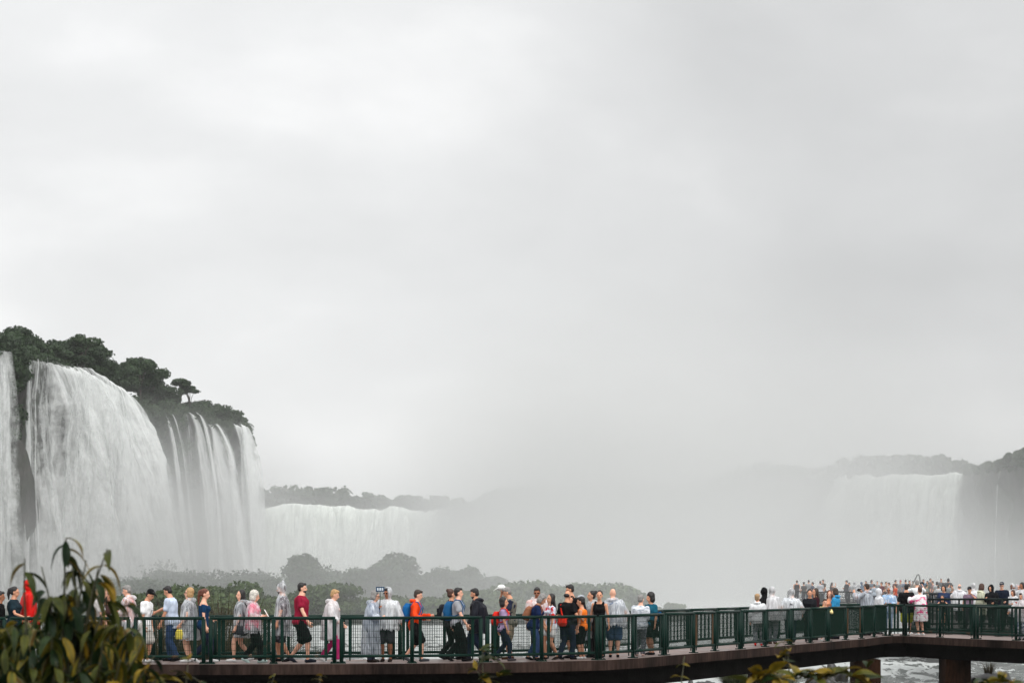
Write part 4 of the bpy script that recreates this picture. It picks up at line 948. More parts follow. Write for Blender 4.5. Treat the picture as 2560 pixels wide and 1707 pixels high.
M_ROCK = simple('wet_basalt', (.045, .043, .040), .55, .55, .12, bump=.6, coords='Object')
def rock_mat(name, rock, moss):
    m, n, o = new_mat(name); b = N(n, 'ShaderNodeBsdfPrincipled', i_Roughness=.8)
    tc = N(n, 'ShaderNodeTexCoord'); mp = N(n, 'ShaderNodeMapping'); mp.inputs['Scale'].default_value = (1, 1, .3)
    n.links.new(tc.outputs['Object'], mp.inputs[0])
    n1 = N(n, 'ShaderNodeTexNoise', i_Scale=.14, i_Detail=9, i_Roughness=.7); n2 = N(n, 'ShaderNodeTexNoise', i_Scale=.5, i_Detail=9, i_Roughness=.7)
    n.links.new(mp.outputs[0], n2.inputs['Vector']); n.links.new(tc.outputs['Object'], n1.inputs['Vector'])
    r = ramp(n, [(.3, tuple(v*.4 for v in rock)), (.7, tuple(v*1.5 for v in rock))]); n.links.new(n2.outputs[0], r.inputs[0])
    r2 = ramp(n, [(.42, 0), (.58, 1)]); n.links.new(n1.outputs[0], r2.inputs[0])
    n.links.new(mixc(n, r.outputs[0], moss, r2.outputs[0]), b.inputs['Base Color'])
    bp = N(n, 'ShaderNodeBump', i_Strength=1, i_Distance=.8); n.links.new(n2.outputs[0], bp.inputs['Height']); n.links.new(bp.outputs[0], b.inputs['Normal'])
    n.links.new(b.outputs[0], o.inputs[0]); return m
M_CLIFF = rock_mat('cliff_rock', (.05, .046, .042), (.028, .038, .022))
M_GREENBANK = rock_mat('overgrown_bank', (.03, .036, .022), (.022, .035, .016))
def interp_line(pts, n):
    pts = np.array(pts, float); d = np.concatenate([[0], np.cumsum(np.linalg.norm(np.diff(pts[:, :2], axis=0), axis=1))])
    t = np.linspace(0, d[-1], n); return np.stack([np.interp(t, d, pts[:, i]) for i in range(3)], -1), t
def cliff(name, lip, zb, label, rough=2.0, back=120, rise=6, n=160, nv=50, undercut=2.0, sd=0):
    """rock face below a lip polyline (world points) with an overgrown plateau behind it"""
    L, t = interp_line(lip, n)
    tan = np.gradient(L[:, :2], axis=0); tan /= np.linalg.norm(tan, axis=1)[:, None]
    nor = np.stack([tan[:, 1], -tan[:, 0]], -1)            # outward (towards the gorge) for lips listed left to right
    v = np.linspace(0, 1, nv); P = np.zeros((n, nv, 3)); U, V = np.meshgrid(t, v, indexing='ij')
    z = L[:, 2][:, None]*(1-V)+zb*V
    d = rough*(fbm(U*.11+sd, z*.05+sd, 4)*2.2+.6*fbm(U*.5, z*.12, 3)) - undercut*np.sin(np.clip(V*1.6, 0, 1)*math.pi)*.6
    d *= np.clip(V*9, .15, 1)
    P[..., 0] = L[:, 0][:, None]+nor[:, 0][:, None]*d; P[..., 1] = L[:, 1][:, None]+nor[:, 1][:, None]*d; P[..., 2] = z
    # plateau
    nb = 14; b = np.linspace(0, 1, nb)[1:]; Bk = np.zeros((n, nb-1, 3))
    for j, s in enumerate(b):
        Bk[:, j, 0] = L[:, 0]-nor[:, 0]*back*s; Bk[:, j, 1] = L[:, 1]-nor[:, 1]*back*s
        Bk[:, j, 2] = L[:, 2]+rise*s**.6*(1+.5*fbm(t*.05+sd, np.full(n, s*3), 3))
    o = link(name, grid_mesh(name, np.concatenate([Bk[:, ::-1], P], 1)), M_CLIFF)
    tag(o, label, 'cliff', kind='structure'); return o
def fall_mat(name, c, sx=1.1, sy=.07, soft=.22):
    m, n, o = new_mat(name)
    at = N(n, 'ShaderNodeAttribute', attribute_name='flow'); mp = N(n, 'ShaderNodeMapping'); mp.inputs['Scale'].default_value = (sx, sy, 1); n.links.new(at.outputs['Vector'], mp.inputs[0])
    n1 = N(n, 'ShaderNodeTexNoise', i_Scale=1, i_Detail=8, i_Roughness=.68); n.links.new(mp.outputs[0], n1.inputs['Vector'])
    mp2 = N(n, 'ShaderNodeMapping'); mp2.inputs['Scale'].default_value = (sx*.9, sy*6, 1); n.links.new(at.outputs['Vector'], mp2.inputs[0])
    n2 = N(n, 'ShaderNodeTexNoise', i_Scale=1, i_Detail=7, i_Roughness=.75); n.links.new(mp2.outputs[0], n2.inputs['Vector'])
    mx = N(n, 'ShaderNodeMath', operation='MULTIPLY_ADD'); n.links.new(n2.outputs[0], mx.inputs[0]); mx.inputs[1].default_value = .7; n.links.new(n1.outputs[0], mx.inputs[2])
    de = N(n, 'ShaderNodeAttribute', attribute_name='dens')
    ad = N(n, 'ShaderNodeMath', operation='ADD'); n.links.new(mx.outputs[0], ad.inputs[0]); n.links.new(de.outputs['Fac'], ad.inputs[1])
    mr = N(n, 'ShaderNodeMapRange', interpolation_type='SMOOTHSTEP'); mr.inputs[1].default_value = 1.35-soft*1.25; mr.inputs[2].default_value = 1.35+soft; n.links.new(ad.outputs[0], mr.inputs[0])
    d = N(n, 'ShaderNodeBsdfDiffuse'); d.inputs[0].default_value = (*c, 1); t = N(n, 'ShaderNodeBsdfTranslucent'); t.inputs[0].default_value = (*c, 1)
    a = N(n, 'ShaderNodeMixShader', i_Fac=.3); n.links.new(d.outputs[0], a.inputs[1]); n.links.new(t.outputs[0], a.inputs[2])
    bp = N(n, 'ShaderNodeBump', i_Strength=.55, i_Distance=1.2); n.links.new(mx.outputs[0], bp.inputs['Height']); n.links.new(bp.outputs[0], d.inputs['Normal'])
    tr = N(n, 'ShaderNodeBsdfTransparent'); s = N(n, 'ShaderNodeMixShader'); n.links.new(mr.outputs[0], s.inputs[0]); n.links.new(tr.outputs[0], s.inputs[1]); n.links.new(a.outputs[0], s.inputs[2])
    n.links.new(s.outputs[0], o.inputs[0]); return m
WCOL = (.82, .835, .825)
M_FALL = fall_mat('falling_water', WCOL, .75, .055, .26); M_FALLT = fall_mat('thin_falling_water', WCOL, 2.4, .04, .2); M_FALLFAR = fall_mat('far_falling_water', (.88, .92, .87), .5, .04, .3)
def waterfall(lip, zb, label, v0=3.0, dens=.9, n=140, nv=90, edge=2.0, lobes=1.3, spread=0.0, mat=None, layers=2, sd=0, densfun=None, fade=0, lipn=.3):
    """falling sheet(s): the lip polyline thrown outwards along a parabola; parts: sheets of water"""
    lip = [tuple(p) for p in lip]
    c = lip[len(lip)//2]; root = None
    for ly in range(layers):
        L, t = interp_line(lip, n)
        tan = np.gradient(L[:, :2], axis=0); tan /= np.linalg.norm(tan, axis=1)[:, None]; nor = np.stack([tan[:, 1], -tan[:, 0]], -1)
        L = L.copy(); L[:, 2] += lipn*fbm(t*.12+sd*5, t*0+sd, 3)
        v = np.linspace(0, 1, nv)**1.3; U, V = np.meshgrid(t, v, indexing='ij'); T = t[-1]
        drop = V*(L[:, 2][:, None]-zb); vv = v0(U/T) if callable(v0) else v0; out = vv*np.sqrt(2*drop/9.8)+ly*1.4+.25
        lob = lobes*np.clip(.25+U/T*4, 0, 1)*(fbm(U*.24+sd+ly*.7, drop*.028+sd, 3)*2.2+.45*fbm(U*1.1+ly*3, drop*.09+sd, 3)*np.clip(V*5, 0, 1)+.22*fbm(U*3.1+ly*3, drop*.5+sd, 2)*np.clip(V*5, 0, 1)); out = out+lob*np.clip(V*6, .1, 1)
        sp = (U/T-.5)*2*spread*V**.8
        P = np.zeros((n, nv, 3))
        P[..., 0] = L[:, 0][:, None]+nor[:, 0][:, None]*out+tan[:, 0][:, None]*sp; P[..., 1] = L[:, 1][:, None]+nor[:, 1][:, None]*out+tan[:, 1][:, None]*sp
        P[..., 2] = L[:, 2][:, None]-drop+.15*(1-V)+.3*(1-np.clip(V*12, 0, 1))*fbm(U*.8+sd, U*0+ly, 3)
        el, er = edge if isinstance(edge, tuple) else (edge, edge)
        e = np.minimum(U/el, (T-U)/er)
        D = dens-.9*np.clip(1-e, 0, 1)**1.2 - ly*.16
        if densfun is not None: D = D+densfun(U/T, V)
        D = D-fade*np.clip((V-.6)/.4, 0, 1)
        me = grid_mesh('waterfall', P, uv=np.stack([U+ly*40+sd*13, drop], -1), attrs={'dens': D})
        if root is None: root = tag(link('waterfall', me, mat or M_FALL), label, 'waterfall')
        else: link('spray_sheet', me, mat or M_FALL, root)
    return root
# ---- foliage
def leaf_mat(name, dark, light):
    m, n, o = new_mat(name); at = N(n, 'ShaderNodeAttribute', attribute_name='tint')
    r = ramp(n, [(0, dark), (1, light)]); n.links.new(at.outputs['Fac'], r.inputs[0])
    d = N(n, 'ShaderNodeBsdfPrincipled', i_Roughness=.6); n.links.new(r.outputs[0], d.inputs['Base Color']); d.inputs['Specular IOR Level'].default_value = .3
    t = N(n, 'ShaderNodeBsdfTranslucent'); n.links.new(r.outputs[0], t.inputs[0]); s = N(n, 'ShaderNodeMixShader', i_Fac=.25)
    n.links.new(d.outputs[0], s.inputs[1]); n.links.new(t.outputs[0], s.inputs[2]); n.links.new(s.outputs[0], o.inputs[0]); return m
M_LEAFD = leaf_mat('forest_leaves', (.013, .026, .012), (.055, .092, .040)); M_LEAFM = leaf_mat('bush_leaves', (.026, .045, .016), (.095, .14, .045))
M_BARK = simple('bark', (.05, .04, .032), .9, .3, 8)
def leaf_cloud(blobs, per, size, seed, fill=.42):
    """leaf-sized quads through ellipsoidal clumps: (cx,cy,cz,rx,ry,rz)"""
    g = np.random.default_rng(seed); V = []; T = []
    for b in blobs:
        c = np.array(b[:3]); r = np.array(b[3:6]); n = int(per*max(.3, (r[0]*r[2])/1.0)) if per < 0 else int(per)
        d = g.normal(size=(n, 3)); d /= np.linalg.norm(d, axis=1)[:, None]
        rad = (fill+(1-fill)*g.random(n)**.6)[:, None]*(1+.24*np.array([noise.noise(Vector(q*2.3+seed)) for q in d]))[:, None]
        p = c+d*r*rad
        nn = d*.8+g.normal(size=(n, 3))*.55; nn /= np.linalg.norm(nn, axis=1)[:, None]
        a = np.cross(nn, g.normal(size=(n, 3))); a /= np.linalg.norm(a, axis=1)[:, None]; bb = np.cross(nn, a)
        s = size*(.6+.8*g.random(n))[:, None]
        q = np.stack([p-a*s, p+bb*s*.62-a*s*.1, p+a*s, p-bb*s*.62+a*s*.15], 1); V.append(q.reshape(-1, 3))
        T.append(np.repeat(np.clip(.15+.5*g.random()+.4*(g.random(n)-.3), 0, 1), 4))
    V = np.concatenate(V); T = np.concatenate(T)
    me = bpy.data.meshes.new('crown'); raw_mesh(me, V, np.arange(len(V)).reshape(-1, 4))
    at = me.attributes.new('tint', 'FLOAT', 'POINT'); at.data.foreach_set('value', T.astype(np.float32)); return me
def tree(x, y, zb, h, wd, label, seed, per=260, size=.42, style='round', mat=None, group=None, cat='tree', name='tree', nb=None):
    g = random.Random(seed); root = empty(name, (x, y, zb)); tag(root, label, cat, group)
    blobs = []; limbs = MB()
    k = nb or (14 if style != 'flat' else 7)
    for i in range(k):
        a = g.uniform(0, 6.283); rr = g.random()**.5*wd*.5
        if style == 'flat': z = h*g.uniform(.78, 1.0); r = (wd*g.uniform(.16, .3), wd*g.uniform(.16, .3), h*.06)
        elif style == 'shrub': z = h*g.uniform(.3, .84); r = (wd*g.uniform(.2, .34),)*2+(h*g.uniform(.17, .26),)
        elif style == 'column': rr *= .6; z = h*g.uniform(.25, .88); r = (wd*g.uniform(.26, .4),)*2+(h*g.uniform(.12, .18),)
        else: z = h*g.uniform(.28, .9); r = (wd*g.uniform(.16, .29),)*2+(h*g.uniform(.10, .18),)
        if z > .8*h: rr *= .6
        p = (math.cos(a)*rr, math.sin(a)*rr, z-r[2]*.5)
        blobs.append(p+r)
        limbs.tube([(0, 0, h*.2), (p[0]*.4, p[1]*.4, p[2]*.75), p], [.012*h, .009*h, .004*h])
    limbs.tube([(0, 0, -.6), (.1, 0, h*.25), (g.uniform(-.3, .3), 0, h*.6)], [.028*h, .02*h, .012*h])
    link('trunk', limbs.mesh('trunk'), M_BARK, root)
    link('crown', leaf_cloud(blobs, per, size, seed), mat or M_LEAFD, root, False)
    return root
def at_px(x, y, D): p = px(x, y, D); return p.x, p.y, p.z

# ---- left cliff: lip listed left to right, seen obliquely
LIPL = [(-420, 850, 300), (-160, 868, 312), (0, 880, 322), (60, 897, 330), (170, 922, 352), (240, 962, 372), (290, 1004, 388), (360, 1030, 402), (430, 1040, 414), (470, 1034, 420), (520, 1062, 428), (575, 1058, 436), (608, 1072, 444)]
lipL = [at_px(*p) for p in LIPL]
e = lipL[-1]; lipL2 = lipL+[(e[0]+.5, e[1]+14, e[2]-.5), (e[0]-8, e[1]+40, e[2]), (e[0]-60, e[1]+80, e[2]+2)]
cliff('cliff', lipL2, 0, 'dark wet cliff of the near falls with hanging vegetation', 1.8, 110, 7, 260, 70, 2.5)
def sub(a, b):
    """lip stretch between image columns a and b"""
    out = []; xs_ = [p[0] for p in LIPL]
    for x in np.linspace(a, b, 24):
        out.append(at_px(x, float(np.interp(x, xs_, [p[1] for p in LIPL])), float(np.interp(x, xs_, [p[2] for p in LIPL]))))
    return out
def main_d(u, v): return -.46*np.clip(1-(u-.1)/.34, 0, 1)*(u > .03)+.14*np.clip(v, 0, 1)+.28*fbm(u*9+3, v*1.1, 3)*np.clip(v*3, 0, 1)+.35*np.clip((u-.62)/.3, 0, 1)*(1-np.clip((u-.62)/.3, 0, 1))
waterfall(sub(62, 296), 0, 'largest white waterfall pouring off the left cliff', lambda u: .5+4.3*np.clip(u*1.15, 0, 1)**1.2, .82, 280, 180, (2, 13), 2.0, 5, sd=1, densfun=main_d, layers=3)
waterfall(sub(-150, 14), 0, 'thin waterfall at the frame edge beside the dark rock band', .9, .58, 60, 90, 2, 1, sd=2)
waterfall(sub(396, 416), 0, 'slender trickle of a waterfall right of the largest one', 2.0, .86, 50, 110, 2.4, .5, 3.5, mat=M_FALLT, sd=3, layers=2)
waterfall(sub(428, 490), 0, 'streaky veil of threads over dark rock', 1.2, .40, 110, 100, 5, .5, 1, mat=M_FALLT, sd=4, layers=1)
waterfall(sub(460, 488), 0, 'narrow waterfall starting at the notch below the bushes', 2.4, .84, 60, 120, 2.6, .7, 3.5, mat=M_FALLT, sd=5)
waterfall(sub(508, 530), 0, 'cone-shaped waterfall widening towards its foot', 2.6, .96, 80, 120, 2.3, .8, 5.0, sd=6)
waterfall(sub(574, 606), 0, 'hazy waterfall at the end of the near cliff', 1.5, .98, 80, 120, (2.5, 4.5), .9, 4.0, sd=7)
# trees on the near cliff
_tl = [(0, 905, 330, 828, 8, 'round'), (45, 895, 352, 818, 8.5, 'round'), (-60, 900, 330, 822, 9, 'round'), (110, 915, 372, 858, 8, 'round'), (165, 915, 385, 842, 8.5, 'round'), (205, 920, 380, 834, 8, 'round'), (238, 935, 392, 862, 7.5, 'round'),
       (275, 965, 402, 908, 7, 'round'), (315, 975, 410, 897, 6.5, 'round'), (350, 985, 416, 893, 7, 'round'), (385, 1000, 420, 918, 6.5, 'round'), (415, 1015, 424, 965, 6, 'shrub'), (450, 1012, 432, 948, 5.5, 'flat'), (475, 1020, 434, 968, 4.5, 'flat'),
       (500, 1035, 436, 1000, 6, 'shrub'), (535, 1040, 440, 1006, 6, 'shrub'), (570, 1045, 446, 1020, 5.5, 'shrub'), (596, 1062, 447, 1042, 4.5, 'shrub')]
_tw = ['tall tree standing at the frame edge on the near cliff', 'broad tree with open crown above the largest fall', 'tree behind the frame edge on the near cliff', 'dark tree over the lip of the largest fall', 'wide dark tree behind the yellowish lip',
       'tallest tree with ragged top on the near cliff', 'dark tree stepping down behind the largest fall', 'low tree between the two tall groups', 'first of two rounded trees over the dark slope', 'second rounded tree over the dark slope',
       'small tree descending from the rounded pair', 'spreading shrub beside the flat-topped trees', 'flat-topped tree with bare trunk showing', 'smaller flat-topped tree next to the bare trunk', 'shrub behind the narrow fall', 'shrub above the cone-shaped fall',
       'shrub hanging over the hazy end fall', 'last bush drooping over the cliff end']
for i, (x, yb, D, yt, wd, st) in enumerate(_tl):
    p = px(x, yb, D); h = (yb-yt)/F*D+1.2; tree(p.x, p.y, p.z-1.2, h*1.05, wd, _tw[i], 20+i, 420 if st == 'round' else 300, .26, st, group='trees along the near cliff top')
# dense understorey draped over the lip
bl = []
g = random.Random(5)
for i in range(230):
    x = g.uniform(-60, 612); lx = [q[0] for q in LIPL]; y = float(np.interp(x, lx, [q[1] for q in LIPL])); D = float(np.interp(x, lx, [q[2] for q in LIPL]))
    wet = (62 < x < 292) or (572 < x < 600)
    p = px(x, y, D); back = g.uniform(4, 18) if wet else g.uniform(-1.5, 16)
    bl.append((p.x-back*.96, p.y+back*.25, p.z+back*.12+g.uniform(-.3, 2.2), g.uniform(1.6, 3.4), g.uniform(1.6, 3.4), g.uniform(1.0, 2.2)))
for i in range(110):      # hanging on the face where no water falls
    x = g.choice([g.uniform(296, 400), g.uniform(296, 400), g.uniform(415, 460), g.uniform(486, 512), g.uniform(528, 572), g.uniform(20, 58), g.uniform(604, 616)]); lx = [q[0] for q in LIPL]
    y = float(np.interp(x, lx, [q[1] for q in LIPL])); D = float(np.interp(x, lx, [q[2] for q in LIPL])); p = px(x, y, D)
    dz = -abs(g.gauss(0, 6)); bl.append((p.x+g.uniform(-.5, 1), p.y-g.uniform(0, .8), p.z+dz, g.uniform(1, 2), g.uniform(1, 2), g.uniform(.9, 2.2)))
tag(link('undergrowth', leaf_cloud(bl, 260, .28, 77), M_LEAFD, None, False), 'dense dark undergrowth covering the near cliff top and upper face', 'undergrowth', kind='stuff')

# ---- central far falls, forest and ridges
lipC = [at_px(*p) for p in ((520, 1262, 900), (640, 1264, 905), (900, 1270, 900), (1080, 1274, 890), (1215, 1268, 860))]
lipD = [at_px(*p) for p in ((1190, 1246, 822), (1235, 1236, 800), (1330, 1224, 780), (1420, 1226, 785), (1560, 1235, 810), (1750, 1225, 800), (1900, 1190, 740), (2090, 1190, 690))]
cliff('cliff', lipC, 0, 'misty far cliff under the wide curtain waterfall', 2.5, 160, .05, 160, 30, 2, 3)
cliff('cliff', lipD, 0, 'misty ridge stepping forward right of the wide curtain waterfall', 3, 30, .6, 160, 30, 2, 4)
waterfall(lipC[:5], 0, 'wide curtain waterfall at the far end of the gorge', 3, .66, 260, 70, (3, 45), 2.2, mat=M_FALLFAR, layers=2, sd=8, lipn=2.2)
waterfall([at_px(1268, 1238, 796), at_px(1310, 1232, 786)], 0, 'faint narrow waterfall beside the wide curtain', 1.2, .4, 50, 50, 3, 1.5, mat=M_FALLFAR, layers=1, sd=9)
lipR = [at_px(*p) for p in ((2088, 1200, 690), (2120, 1196, 660), (2200, 1194, 640), (2300, 1193, 622), (2432, 1186, 600))]
waterfall(lipR, 0, 'tall misty waterfall beyond the far crowd', 1.5, .70, 180, 80, (26, 5), 2.4, mat=M_FALLFAR, layers=2, sd=10, lipn=2.0)
lipR2 = lipR+[at_px(*p) for p in ((2440, 1180, 585), (2470, 1172, 560), (2540, 1168, 530), (2640, 1160, 500), (2900, 1150, 470))]
cliff('cliff', lipR2, 0, 'grey cliff at the right side of the gorge', 3, 160, 2, 200, 34, 2, 6)
waterfall([at_px(2501, 1172, 545), at_px(2508, 1172, 543)], 0, 'hair-thin waterfall on the grey cliff near the frame edge', .5, .5, 30, 60, 1.0, .5, 1, mat=M_FALLT, layers=1, sd=11)
def treeline(pts, label, seed, step, hh, per=60, size=.9, name='forest'):
    g = random.Random(seed); bl = []
    for (x0, y0, D0, h0), (x1, y1, D1, h1) in zip(pts, pts[1:]):
        n = max(2, int(abs(x1-x0)/step))
        for i in range(n):
            t = i/n; x = x0+(x1-x0)*t+g.uniform(-3, 3); p = px(x, y0+(y1-y0)*t, D0+(D1-D0)*t); h = (h0+(h1-h0)*t)*g.uniform(.65, 1.25)
            for k in range(3):
                r = g.uniform(.25, .4)*h; bl.append((p.x+g.uniform(-2, 2), p.y+g.uniform(4, 16), p.z+h*(.25+.28*k)-.5, r*(1.5-.25*k), r*1.3, r*.8))
    return tag(link(name, leaf_cloud(bl, per, size, seed), M_LEAFD, None, False), label, 'forest', kind='stuff')
treeline([(560, 1262, 915, 6.5), (700, 1264, 915, 7.6), (860, 1268, 912, 7.2), (960, 1270, 910, 5.2), (1215, 1272, 880, 4.2)], 'misty forest along the top of the wide curtain waterfall', 31, 7, 6)
treeline([(1225, 1238, 800, 2.5), (1420, 1228, 785, 3), (1750, 1228, 800, 3), (1900, 1190, 740, 4.5), (2090, 1192, 690, 3.5), (2110, 1194, 668, 6), (2320, 1190, 622, 6), (2432, 1182, 602, 3.5), (2470, 1172, 562, 2), (2530, 1166, 535, 2), (2555, 1160, 522, 3), (2660, 1155, 500, 4)], 'misty tree band along the ridge right of the gorge', 32, 8, 5)

# ---- bushes and islands between the bridge and the falls
M_ISLE = M_GREENBANK
def islet(cx, cy, rx, ry, h, label, seed):
    n, m_ = 40, 14; P = np.zeros((n, m_, 3))
    for i in range(n):
        a = 2*math.pi*i/(n-1)
        for j in range(m_):
            r = 1.0*j/(m_-1); k = 1+.25*noise.noise(Vector((math.cos(a)*1.5, math.sin(a)*1.5, seed)))
            P[i, j] = (cx+rx*r*k*math.cos(a), cy+ry*r*k*math.sin(a), h*(1-r**2.2)+.3*noise.noise(Vector((r*6*math.cos(a), r*6*math.sin(a), seed+3)))-.35)
    tag(link('islet', grid_mesh('islet', P), M_ISLE), label, 'islet', kind='structure')
c = px(330, HY, 300); islet(c.x, c.y+30, 66, 56, 1.8, 'low overgrown islet below the near falls', 1)
c = px(960, HY, 275); islet(c.x, c.y+22, 30, 44, 1.6, 'overgrown islet with the tall dark clumps', 2)
c = px(1420, HY, 270); islet(c.x, c.y+18, 16, 34, 1.5, 'green islet at the open end of the bushes', 3)
_mid = [  # x, top y, D, width m, style, colour, label
 (40, 1418, 300, 9, 'shrub', 'd', 'pale misty bush at the frame edge below the falls'), (110, 1358, 330, 15, 'shrub', 'd', 'faint bush rising in the spray behind the foreground leaves'), (205, 1350, 330, 16, 'shrub', 'd', 'faint rounded bush in the spray'), (280, 1395, 320, 12, 'shrub', 'd', 'misty bush sloping down behind the foreground leaves'),
 (330, 1442, 270, 9, 'shrub', 'd', 'dark round bush behind the black cap'), (400, 1430, 290, 10, 'shrub', 'd', 'misty bush behind the pale blue shirt'), (455, 1418, 292, 9, 'shrub', 'd', 'bush behind the strawberry blond person'), (520, 1420, 294, 9, 'shrub', 'd', 'bush behind the red-brown ponytail'), (590, 1412, 296, 10, 'shrub', 'd', 'bush topping the clump behind the long black hair'),
 (650, 1432, 290, 10, 'shrub', 'd', 'low bush behind the curly white hair'), (560, 1466, 250, 9, 'shrub', 'm', 'nearer green bush behind the railing'), (470, 1490, 245, 9, 'shrub', 'm', 'low green bush between two visitors'), (700, 1446, 285, 8, 'shrub', 'd', 'dark bush at the foot of the tall clump'),
 (768, 1380, 280, 6.2, 'column', 'd', 'tall rounded tree, first of the two dark towers'), (733, 1398, 278, 7, 'shrub', 'd', 'dark shoulder bush against the first tower'), (822, 1408, 280, 8, 'shrub', 'd', 'bush descending from the first tower'), (865, 1425, 281, 6, 'shrub', 'd', 'bush at the gap between the towers'), (905, 1432, 282, 7, 'shrub', 'd', 'bush just left of the second tower'),
 (990, 1370, 276, 6.4, 'column', 'd', 'tallest rounded tree, second of the two dark towers'), (950, 1404, 274, 6.5, 'shrub', 'd', 'sloping bush against the second tower'), (1055, 1414, 276, 5.5, 'column', 'd', 'rounded tree beside the second tower'), (1100, 1412, 277, 7, 'shrub', 'd', 'bush in the dark row above the orange jacket'), (1140, 1412, 278, 6, 'shrub', 'd', 'bush in the dark row above the grey T-shirt'),
 (1165, 1408, 276, 5.5, 'column', 'd', 'pointed tree ending the dark row'), (1240, 1434, 276, 4.6, 'column', 'd', 'lone round bush above the white cap'), (1285, 1450, 272, 7, 'shrub', 'm', 'bush right of the lone round one'), (1340, 1446, 270, 6, 'shrub', 'm', 'green bush above the coral shirt'),
 (1385, 1456, 268, 8, 'shrub', 'm', 'green bush above the girl in red and white'), (1470, 1455, 266, 8, 'shrub', 'm', 'bright green bush behind the tall person in tank top'), (1525, 1458, 265, 8, 'shrub', 'm', 'bright green bush behind the bald person'), (1556, 1470, 265, 5.5, 'shrub', 'm', 'last green bush before the open mist'),
 (1590, 1510, 266, 5, 'shrub', 'm', 'small low bush beyond the last green bush'), (1690, 1526, 268, 4, 'shrub', 'm', 'tiny bush peeping over the far railing'),
 (800, 1470, 262, 10, 'shrub', 'm', 'green bush between maroon shirt and white poncho'), (900, 1480, 262, 10, 'shrub', 'm', 'green bush left of the bluish poncho'), (1010, 1475, 262, 10, 'shrub', 'm', 'green bush behind the orange jacket'), (1100, 1485, 260, 10, 'shrub', 'm', 'green bush behind the grey T-shirt'), (1200, 1476, 262, 9, 'shrub', 'm', 'green bush behind the black rain cape'),
 (1300, 1490, 258, 9, 'shrub', 'm', 'green bush low behind the grey vest'), (1440, 1490, 258, 9, 'shrub', 'm', 'green bush low behind the boy in orange'), (1530, 1495, 258, 8, 'shrub', 'm', 'green bush low behind the clear poncho'), (660, 1475, 262, 9, 'shrub', 'm', 'green bush behind the pointed hood'), (380, 1478, 250, 9, 'shrub', 'm', 'green bush behind the railing at the black cap')]
for i, (x, yt, D, wd, st, cl, lab) in enumerate(_mid):
    if cl == 'd': D += 45; wd *= 1.15 if st == 'column' else 1.45
    elif x < 1230: yt += (i*37 % 45)-24
    p = px(x, yt, D); zb = .3; h = max(2.2, p.z-zb)
    tree(p.x, p.y, zb, h*1.04, wd, lab, 200+i, 420 if wd > 7 else 360, .3, st, M_LEAFD if cl == 'd' else M_LEAFM, 'bushes on the islets', 'bush', 'bush', nb=14 if st == 'shrub' else 10)
# brown reeds right behind the railing
def blades(name, cx, cy, zb, n, h, spread, mat, label, seed, droop=.5, cat='plant', wd=.02):
    g = random.Random(seed); V = []; Qd = []; T = []
    for i in range(n):
        a = g.uniform(0, 6.283); r = g.random()**.5*spread; bx, by = cx+math.cos(a)*r*.6, cy+math.sin(a)*r*.6; H_ = h*g.uniform(.55, 1.1); dr = droop*g.uniform(.5, 1.4); s = Vector((-math.sin(a), math.cos(a), 0))*wd*g.uniform(.6, 1.3); tt = g.random()
        for k in range(5):
            t = k/4; z = H_*(t-.45*dr*t*t*1.3); o = Vector((bx+math.cos(a)*dr*H_*t*t, by+math.sin(a)*dr*H_*t*t, zb+z)); w_ = s*(1-.85*t)
            V += [o-w_, o+w_]; T += [tt, tt]
            if k: b = len(V)-4; Qd.append((b, b+1, b+3, b+2))
    me = bpy.data.meshes.new(name); raw_mesh(me, np.array([tuple(v) for v in V]), np.array(Qd)); at = me.attributes.new('tint', 'FLOAT', 'POINT'); at.data.foreach_set('value', np.array(T, np.float32))
    return tag(link(name, me, mat, None, False), label, cat)
M_REED = leaf_mat('dry_reed', (.022, .018, .008), (.085, .065, .028)); M_GRASS = leaf_mat('wet_grass', (.035, .045, .02), (.17, .19, .09))
for i, (x, yt, D, sp, lab) in enumerate(((440, 1548, 62, 1.3, 'brown reed clump behind the railing by the pale blue shirt'), (400, 1560, 64, 1.0, 'brown reed clump behind the black cap'), (556, 1534, 66, .9, 'tallest reed clump between the ponytail and the long black hair'), (585, 1560, 63, .8, 'reed clump at the knees of the long-haired person'))):
    p = px(x, yt, D); tag(blades('reed_clump', p.x, p.y, .2, 1500, (p.z-.2)*1.25, sp*1.35, M_REED, lab, 300+i, .35), None, None, 'reeds behind the railing')
def rock(x, yt, D, rx, ry, label, seed, zb=-.4):
    p = px(x, yt, D); m = MB(); h = p.z-zb; bm = bmesh.new(); bmesh.ops.create_icosphere(bm, subdivisions=4, radius=1)
    for v in bm.verts:
        k = 1+.35*noise.noise(v.co*1.4+Vector((seed,)*3))+.14*noise.noise(v.co*4+Vector((seed,)*3)); v.co = Vector((v.co.x*rx*k, v.co.y*ry*k, (v.co.z*k)*h*.5))
    top = max(v.co.z for v in bm.verts)
    me = bpy.data.meshes.new('rock'); bm.to_mesh(me); bm.free(); o = link('rock', me, M_ROCKW); o.location = (p.x, p.y, p.z-top); tag(o, label, 'rock', 'rocks in the rapids'); return o
M_ROCKW = simple('wet_dark_rock', (.012, .011, .010), .35, .5, 1.5, bump=.08)
rock(2462, 1676, 92, 1.5, 1.2, 'black boulder beside the last pillar, a plant on its top', 1); rock(2428, 1690, 90, .8, .8, 'low dark rock against the last pillar', 2)
rock(2088, 1652, 96, .55, .6, 'dark pointed rock standing out of the rapids', 3); rock(2062, 1684, 94, 1.1, .8, 'long low rock under the pointed one', 4)
rock(1726, 1693, 88, .32, .4, 'small dark rock under the middle of the bridge', 5); rock(1762, 1700, 88, .8, .5, 'flat dark rock beside the small one', 6); rock(1838, 1700, 90, 1.5, 1.0, 'dark rock carrying the hanging grass', 7)
